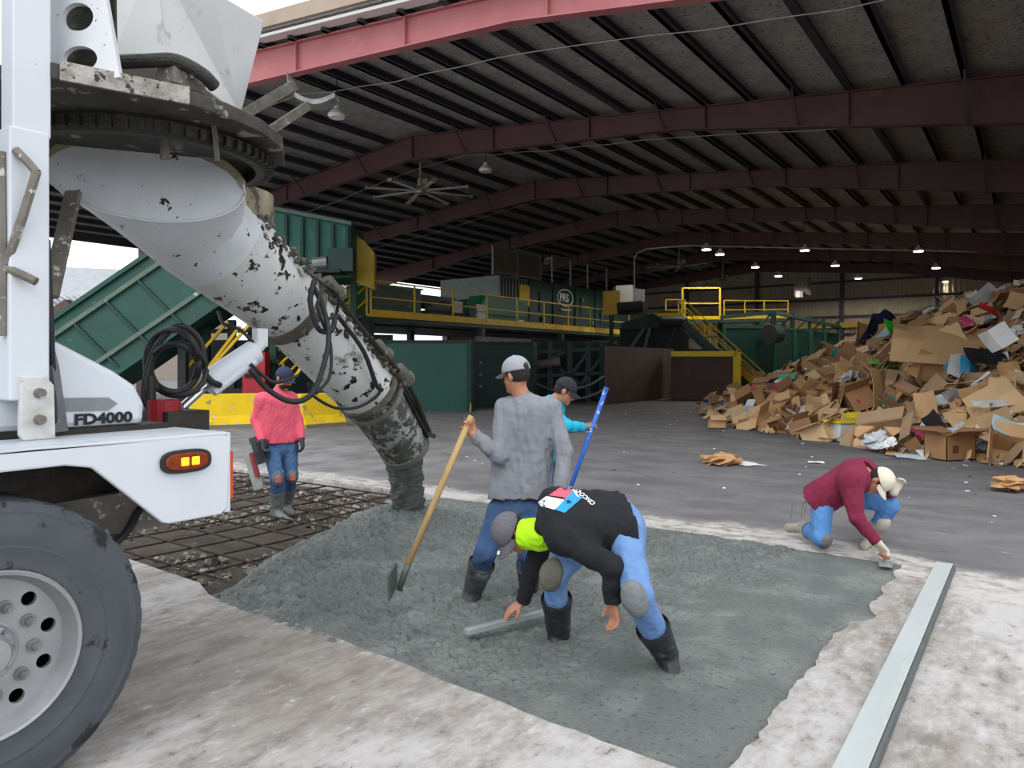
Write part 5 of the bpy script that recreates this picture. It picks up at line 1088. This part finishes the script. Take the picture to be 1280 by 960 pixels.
def decal(name, loops, bvh, m, par, off=.006):                         # flat print laid on cloth: outline vertices dropped onto the shirt
    vs_, fs = loops; out = []; cp = V((0, 0, CH))
    for x, y in vs_:
        d = (P(x, y, 1)-cp).normalized(); loc, n, i, dist = bvh.ray_cast(cp, d)
        if loc is None: loc = bvh.find_nearest(cp+d*4.2)[0]
        out.append(loc-d*off)
    return rawmesh(name, [tuple(v) for v in out], fs, m, par, smooth=False) if all(len(f) == len(fs[0]) for f in fs) else MB().add(out, fs).build(name, m, par, recalc=False)
def grid_quad(a, b, c, d, n=8, mm=8):
    vs_ = []; fs = []
    for i in range(n+1):
        for j in range(mm+1):
            s, t = i/n, j/mm; vs_.append(((a[0]*(1-s)+b[0]*s)*(1-t)+(d[0]*(1-s)+c[0]*s)*t, (a[1]*(1-s)+b[1]*s)*(1-t)+(d[1]*(1-s)+c[1]*s)*t))
    for i in range(n):
        for j in range(mm): q = i*(mm+1)+j; fs.append((q, q+1, q+mm+2, q+mm+1))
    return vs_, fs
jean = lambda nm, a, b: M(nm, a, b, 6, .85, bump=.25, bscale=120, spots=[('#8a93a0', 5, .66, .1)])
boot_grey = M('muddy_boot', '#2c2f31', '#4a4d4d', 5, .5, spots=[('#7f8683', 4, .54, .1)], bump=.2)
boot_black = M('rubber_boot', '#1d1f22', '#2e3134', 5, .42, spots=[('#737a78', 3.2, .56, .06)], bump=.2)
# man in pink with float, standing in the bar grid
b1 = dict(head=P(355, 473, 8.3), f=RT*.75-FW*.45-UP*.38, u=UP+RT*.25-FW*.1, neck=P(350, 486, 8.33), sl=P(328, 500, 8.2), sr=P(363, 499, 8.42), el=P(320, 525, 8.2), wl=P(328, 551, 8.08), er=P(372, 524, 8.42), wr=P(377, 549, 8.32),
          hl=P(340, 561, 8.25), hr=P(361, 560, 8.36), kl=P(346, 598, 8.12), kr=P(364, 595, 8.30), al=P(346, 639, 8.25), ar=P(357, 632, 8.55), tl=P(357, 650, 8.05), tr=P(365, 642, 8.38))
p1, sh, jn, bv = person('bearded man in pink shirt and navy cap standing in the rebar pit', b1, dict(base=G(350, 648, -.1), shirt=M('pink_shirt', '#dd5f72', '#cc4f63', 5, .9, bump=.2), jeans=jean('jeans_pink_man', '#4a6c96', '#3a567c'), boots=M('grey_mud_boot', '#5f6664', '#7a807d', 5, .7, bump=.3),
    boot=(.42, .42), gloves=M('dark_glove', '#4a5058', '#33383e', 9, .8), cap=M('navy_cap', '#2c3550', '#232a40', 8, .8), beard=True, seed=1, hand_l=(-UP+RT*.2, RT, .55, -1), hand_r=(-UP+RT*.15, -RT, .5, 1), bw=.004, hc=-.06, fat=.004, wa=.0025), .0095)
pad = M('knee_pad_grey', '#6a7480', '#545c66', 6, .7, bump=.3)
for k, hh, a in ((b1['kl'], b1['hl'], b1['al']), (b1['kr'], b1['hr'], b1['ar'])):
    kp = kneepad(p1, k, hh, a, pad, -FW+RT*.5, .85); MB().box(k+U(-FW+RT*.5)*.09, (.06, .03, .075), Matrix.Rotation(YAW+.4, 3, 'Z')).build('orange_patch', M('orange_patch', '#c9705a', '#a85b49', 20, .8), kp, bevel=.006)
fl_ = thing('concrete_float', 'long grey hand float with red handle held by the man in pink', 'float', P(318, 610, 8.0))
MB().beam(P(308, 558, 8.0), P(324, 611, 7.95), .11, .02, FW).build('blade', M('float_mag', '#a5a8a8', '#7d807f', 8, .5, .4), fl_); MB().beam(P(314, 566, 7.96), P(322, 596, 7.93), .04, .04, FW).build('handle', M('float_red', '#8d3436', '#6d2a2b', 9, .6), fl_)
fb = thing('hand_trowel', 'second dark float tucked behind the first in the same gloved hand', 'trowel', P(326, 580, 8.12)); MB().beam(P(318, 546, 8.12), P(329, 579, 8.12), .13, .03, FW).build('blade', M('dark_float', '#55585a', '#3f4244', 8, .6, .3), fb); MB().beam(P(322, 553, 8.06), P(330, 570, 8.06), .04, .04, FW).build('grip', blk, fb)
# man in grey with the wooden-handled placer
b2 = dict(head=P(645, 469, 5.1), f=-RT*.75+FW*.62-UP*.18, u=UP-RT*.05, neck=P(652, 494, 5.1), sl=P(632, 511, 5.18), sr=P(688, 513, 5.05), el=P(624, 570, 5.02), wl=P(592, 543, 4.98), er=P(706, 566, 4.98), wr=P(699, 612, 4.88),
          hl=P(627, 640, 5.14), hr=P(666, 640, 5.06), kl=P(607, 690, 5.0), kr=P(662, 692, 5.0), al=P(591, 738, 5.15), ar=P(661, 734, 5.35), tl=P(584, 764, 5.05), tr=P(655, 752, 5.3))
p2, sh, jn, bv = person('man in grey long-sleeved shirt with back turned, holding a wooden handle', b2, dict(base=G(625, 745), shirt=M('grey_shirt', '#84878f', '#6f727a', 5, .9, bump=.2), jeans=jean('jeans_grey_man', '#3a567e', '#2a4062'), boots=boot_grey, boot=(.32, .35), bw=.012,
    cap=M('grey_cap', '#9a9ca3', '#8b8d94', 60, .8, bump=.2), visor_m=M('dark_visor', '#44464c', None, rough=.8), strap=True, seed=2, hand_l=(-RT*.35+UP*.85, RT*.3-FW*.9, 1.05, -1), hand_r=(-UP, -RT, .5, 1), hc=-.10), .0072)
pk = decal('back_pocket', grid_quad((629, 636), (650, 637), (648, 655), (630, 654)), BVHTree.FromPolygons([tuple(v.co+OFF[jn.name]) for v in jn.data.vertices], [tuple(q.vertices) for q in jn.data.polygons]), M('pocket_dark', '#2b4468', '#5a5146', 14, .9), jn, .006)
pl = thing('concrete_placer', 'wooden-handled concrete placer leaning from the grey man into the wet slab', 'rake', G(497, 738))
wood = M('ash_handle', '#b59a6a', '#94794d', 8, .6, stretch=(1, 1, .2), bump=.1)
ha, hb = P(589, 520, 4.96), P(510, 705, 4.72); MB().tube([ha, lerp(ha, hb, .5), hb], .021, 12).build('handle', wood, pl, smooth=True)
MB().tube([hb, P(506, 716, 4.71), P(499, 738, 4.70)], [.024, .022, .018], 10).build('socket', M('wet_steel', '#4a4f4d', '#616664', 9, .5, .3), pl, smooth=True)
MB().beam(P(490, 712, 4.72), P(491, 742, 4.72), .012, .32, FW).build('blade', M('wet_steel', '#4a4f4d'), pl)
# man in black bending over the screed
b3 = dict(head=P(640, 666, 4.42), f=-UP*.85-RT*.34-FW*.2, u=-RT*.9+UP*.22-FW*.35, neck=P(670, 668, 4.36), sl=P(702, 672, 4.06), sr=P(694, 628, 4.36), el=P(765, 708, 3.86), wl=P(766, 752, 3.9), er=P(670, 698, 4.46), wr=P(653, 752, 4.52),
          hl=P(782, 662, 4.05), hr=P(770, 642, 4.22), kl=P(796, 745, 3.78), kr=P(694, 716, 4.24), al=P(831, 814, 4.02), ar=P(698, 790, 4.45), tl=P(844, 855, 3.92), tr=P(692, 818, 4.35))
p3, sh3, jn, bv = person('man in black shirt and lime neck gaiter bending low over the wet concrete', b3, dict(base=G(765, 828), shirt=M('black_shirt', '#1d1f24', '#15161a', 5, .9, bump=.2), jeans=jean('jeans_black_man', '#6d8fbf', '#5273a3'), boots=boot_black, boot=(.58, .45), bw=.012,
    cap=M('charcoal_cap', '#6a6872', '#57555f', 60, .8, bump=.2), seed=3, hand_l=(-UP+RT*.15, -RT*.3-FW*.2, .5, 1), hand_r=(-RT*.75-UP*.55, -UP+FW*.2, .25, 1), hem=.05, hc=.035, fat=.010, zs=1.6, visor=-UP*.85-RT*.34-FW*.2), .0072)
lime = M('lime_cloth', '#b4f01e', '#9cdc14', 6, .85, bump=.2)
F = Field(*bounds([b3['head'], b3['neck'], b3['sl']], .16), .007); F.cone(lerp(b3['neck'], b3['head'], -.15), lerp(b3['neck'], b3['head'], .5), .098, .088, 0); F.wrinkle(.006, 55, 1); F.cut(lerp(b3['neck'], b3['head'], .62), b3['head']-b3['neck']); v, fc = F.mesh(); rawmesh('neck_gaiter', v, fc, lime, p3)
padg = M('worn_knee_pad', '#76797a', '#5b6468', 6, .7, bump=.3)
kneepad(p3, b3['kl'], b3['hl'], b3['al'], padg, -FW-RT*.5, .95); kneepad(p3, b3['kr'], b3['hr'], b3['ar'], M('olive_knee_pad', '#6e6c5c', '#57594f', 6, .7, bump=.3), -FW-RT*.6, 1.0)
wht = M('print_white', '#e4e6e6', None, rough=.8); decal('print_white', grid_quad((669, 630), (683, 620), (707, 625), (693, 637)), bv, wht, sh3)
decal('print_red', grid_quad((686, 619), (700, 609), (722, 613), (709, 622)), bv, M('print_red', '#d8586a', None, rough=.8), sh3)
decal('print_blue', grid_quad((694, 637), (716, 613), (728, 622), (706, 641)), bv, M('print_blue', '#2a8fd6', None, rough=.8), sh3, .007)
sv = [(711+(4.6 if i % 2 == 0 else 1.9)*math.sin(2*PI*i/10+.5), 627+(4.0 if i % 2 == 0 else 1.7)*math.cos(2*PI*i/10+.5)) for i in range(10)]; decal('print_star', (sv+[(711, 627)], [(i, (i+1) % 10, 10) for i in range(10)]), bv, M('print_navy', '#1a2a44', None), sh3, .009)
tm = text_mb('CINCO DE', (0, 0, 0), (1, 0, 0), (0, 1, 0), 1.0, 0, .02); decal('print_text', ([(745-24*v.x*.215-7*v.y, 629-20*v.x*.215+3.8*v.y) for v in tm.v], tm.f), bv, wht, sh3, .008)
cm_ = U(b3['f']); cpos = b3['head']+U(b3['u'])*.03+cm_*.10
hu = U(b3['u']-cm_*b3['u'].dot(cm_)); MB().box(b3['head']+hu*.036+cm_*.138, (.034, .022, .004), Matrix((cm_.cross(hu), cm_, hu)).transposed()).build('cap_badge', wht, p3)
sc1 = thing('screed_board', 'short pale metal straightedge pressed into the slab by the man in black', 'straightedge', G(630, 780))
a_, b_ = G(582, 790, .05), G(684, 764, .07); MB().beam(a_, b_, .05, .028).build('bar', M('pale_alloy', '#b9bfbf', '#9aa09f', 6, .4, .5), sc1); MB().beam(lerp(a_, b_, .02)+UP*.016, lerp(a_, b_, .98)+UP*.016, .014, .012).build('rib', M('pale_alloy', '#b9bfbf'), sc1)
# man in maroon kneeling at the slab edge
b4 = dict(head=P(1098, 601, 6.42), f=RT*.12-UP*.9-FW*.25, u=RT*.75+UP*.3-FW*.55, neck=P(1082, 592, 6.5), sl=P(1063, 600, 6.32), sr=P(1080, 588, 6.72), el=P(1071, 648, 6.2), wl=P(1097, 678, 6.12), er=P(1105, 612, 6.72), wr=P(1117, 616, 6.5),
          hl=P(1027, 620, 6.52), hr=P(1044, 613, 6.8), kl=P(1027, 672, 6.42), kr=P(1112, 632, 6.6), al=P(1006, 660, 6.86), ar=P(1092, 668, 6.75), tl=P(986, 660, 7.0), tr=P(1080, 683, 6.5))
p4, sh, jn, bv = person('man in maroon sweater and cream cap kneeling at the slab edge', b4, dict(base=G(1040, 680), shirt=M('maroon_sweater', '#7a2340', '#651a34', 4, .95, bump=.2, spots=[('#9c6a70', 6, .72, .06)]), jeans=jean('jeans_kneeling_man', '#5a8bc4', '#4474ac'), boots=M('tan_boot', '#a39c90', '#857d72', 6, .8, bump=.2),
    boot=(.72, .66), gloves=M('cream_glove', '#c9c3b2', '#a8a292', 9, .85), cap=M('cream_cap', '#d6cfbf', '#c3bcab', 30, .85), seed=5, hand_l=(RT*.55-UP*.75-FW*.2, -UP*.3-FW*.3-RT*.4, .6, 1), hand_r=(RT*.3+UP*.6, -FW, .5, -1), hem=.10, hc=.085, fat=.03, bw=-.004), .0095)
kneepad(p4, b4['kl'], b4['hl'], b4['al'], M('grey_knee_pad', '#7b7873', '#605d58', 6, .8, bump=.3), -UP+RT*.3, .85); kneepad(p4, lerp(b4['kr'], b4['ar'], .5), b4['kr'], b4['ar'], M('white_knee_pad', '#c0bbb0', '#a29d92', 6, .8), -FW, .8)
tw_ = thing('finishing_trowel', 'small steel trowel with wooden grip under the cream glove', 'trowel', G(1108, 712))
q = G(1107, 704, .02); MB().box(q, (.10, .22, .008), Matrix.Rotation(YAW-.47, 3, 'Z')).build('blade', M('trowel_steel', '#c4c8ca', '#a3a7a9', 9, .3, .7), tw_); MB().cyl(q+UP*.05-FW*.04, q+UP*.055+FW*.08, .017, n=10).build('grip', M('trowel_wood', '#8a5a44', None), tw_); MB().beam(q+UP*.0+FW*.02, q+UP*.05+FW*.02, .015, .015, FW).build('shank', steel, tw_)
# man in turquoise half hidden behind
b5 = dict(head=P(706, 489, 6.95), f=RT*.78-UP*.45-FW*.05, u=UP*.8+RT*.42, neck=P(694, 499, 6.97), sl=P(684, 509, 6.8), sr=P(694, 507, 7.15), el=P(706, 533, 6.62), wl=P(730, 534, 6.68), er=P(688, 545, 7.2), wr=P(698, 578, 7.05),
          hl=P(668, 575, 6.9), hr=P(682, 573, 7.1), kl=P(674, 622, 6.75), kr=P(688, 620, 7.05), al=P(668, 664, 6.9), ar=P(684, 660, 7.15), tl=P(676, 676, 6.75), tr=P(694, 670, 7.0))
p5, sh, jn, bv = person('man in turquoise shirt and black cap gripping the blue pole', b5, dict(base=G(676, 668), shirt=M('turquoise_shirt', '#1ba7c4', '#158fae', 5, .9, bump=.2), jeans=jean('jeans_turquoise_man', '#3c5a86', '#2d4568'), boots=boot_black, boot=(.4, .4), gloves=M('grey_glove', '#8b8981', '#5d5c57', 20, .85), cap=M('black_cap', '#2a2a2e', '#202024', 20, .85), seed=6,
    hand_l=(RT*.8+UP*.25, FW*.3-UP*.9, 1.0, 1), hand_r=(-UP, RT, .7, -1), hem=.08), .0095)
decal('print_white', grid_quad((676, 493), (683, 491), (683, 500), (674, 500), 4, 4), bv, wht, sh)
bp_ = thing('blue_pole', 'long blue tool pole with white scuffs held upright by the man in turquoise', 'pole', G(700, 668))
pa, pb = P(757, 488, 6.66), P(697, 655, 6.66); MB().tube([pa, lerp(pa, pb, .5), pb], .021, 12).build('pole', M('blue_scuffed', '#2f66c4', '#2856ac', 9, .4, spots=[('#cfd8e6', 16, .60, .03)]), bp_, smooth=True); MB().cyl(pa, pa+U(pa-pb)*.03, .024, n=12).build('end_cap', M('blue_cap', '#2b5cb4', None), bp_); MB().beam(pb-RT*.25, pb+RT*.25, .1, .06).build('rake_head', M('wet_steel', '#4a4f4d'), bp_)
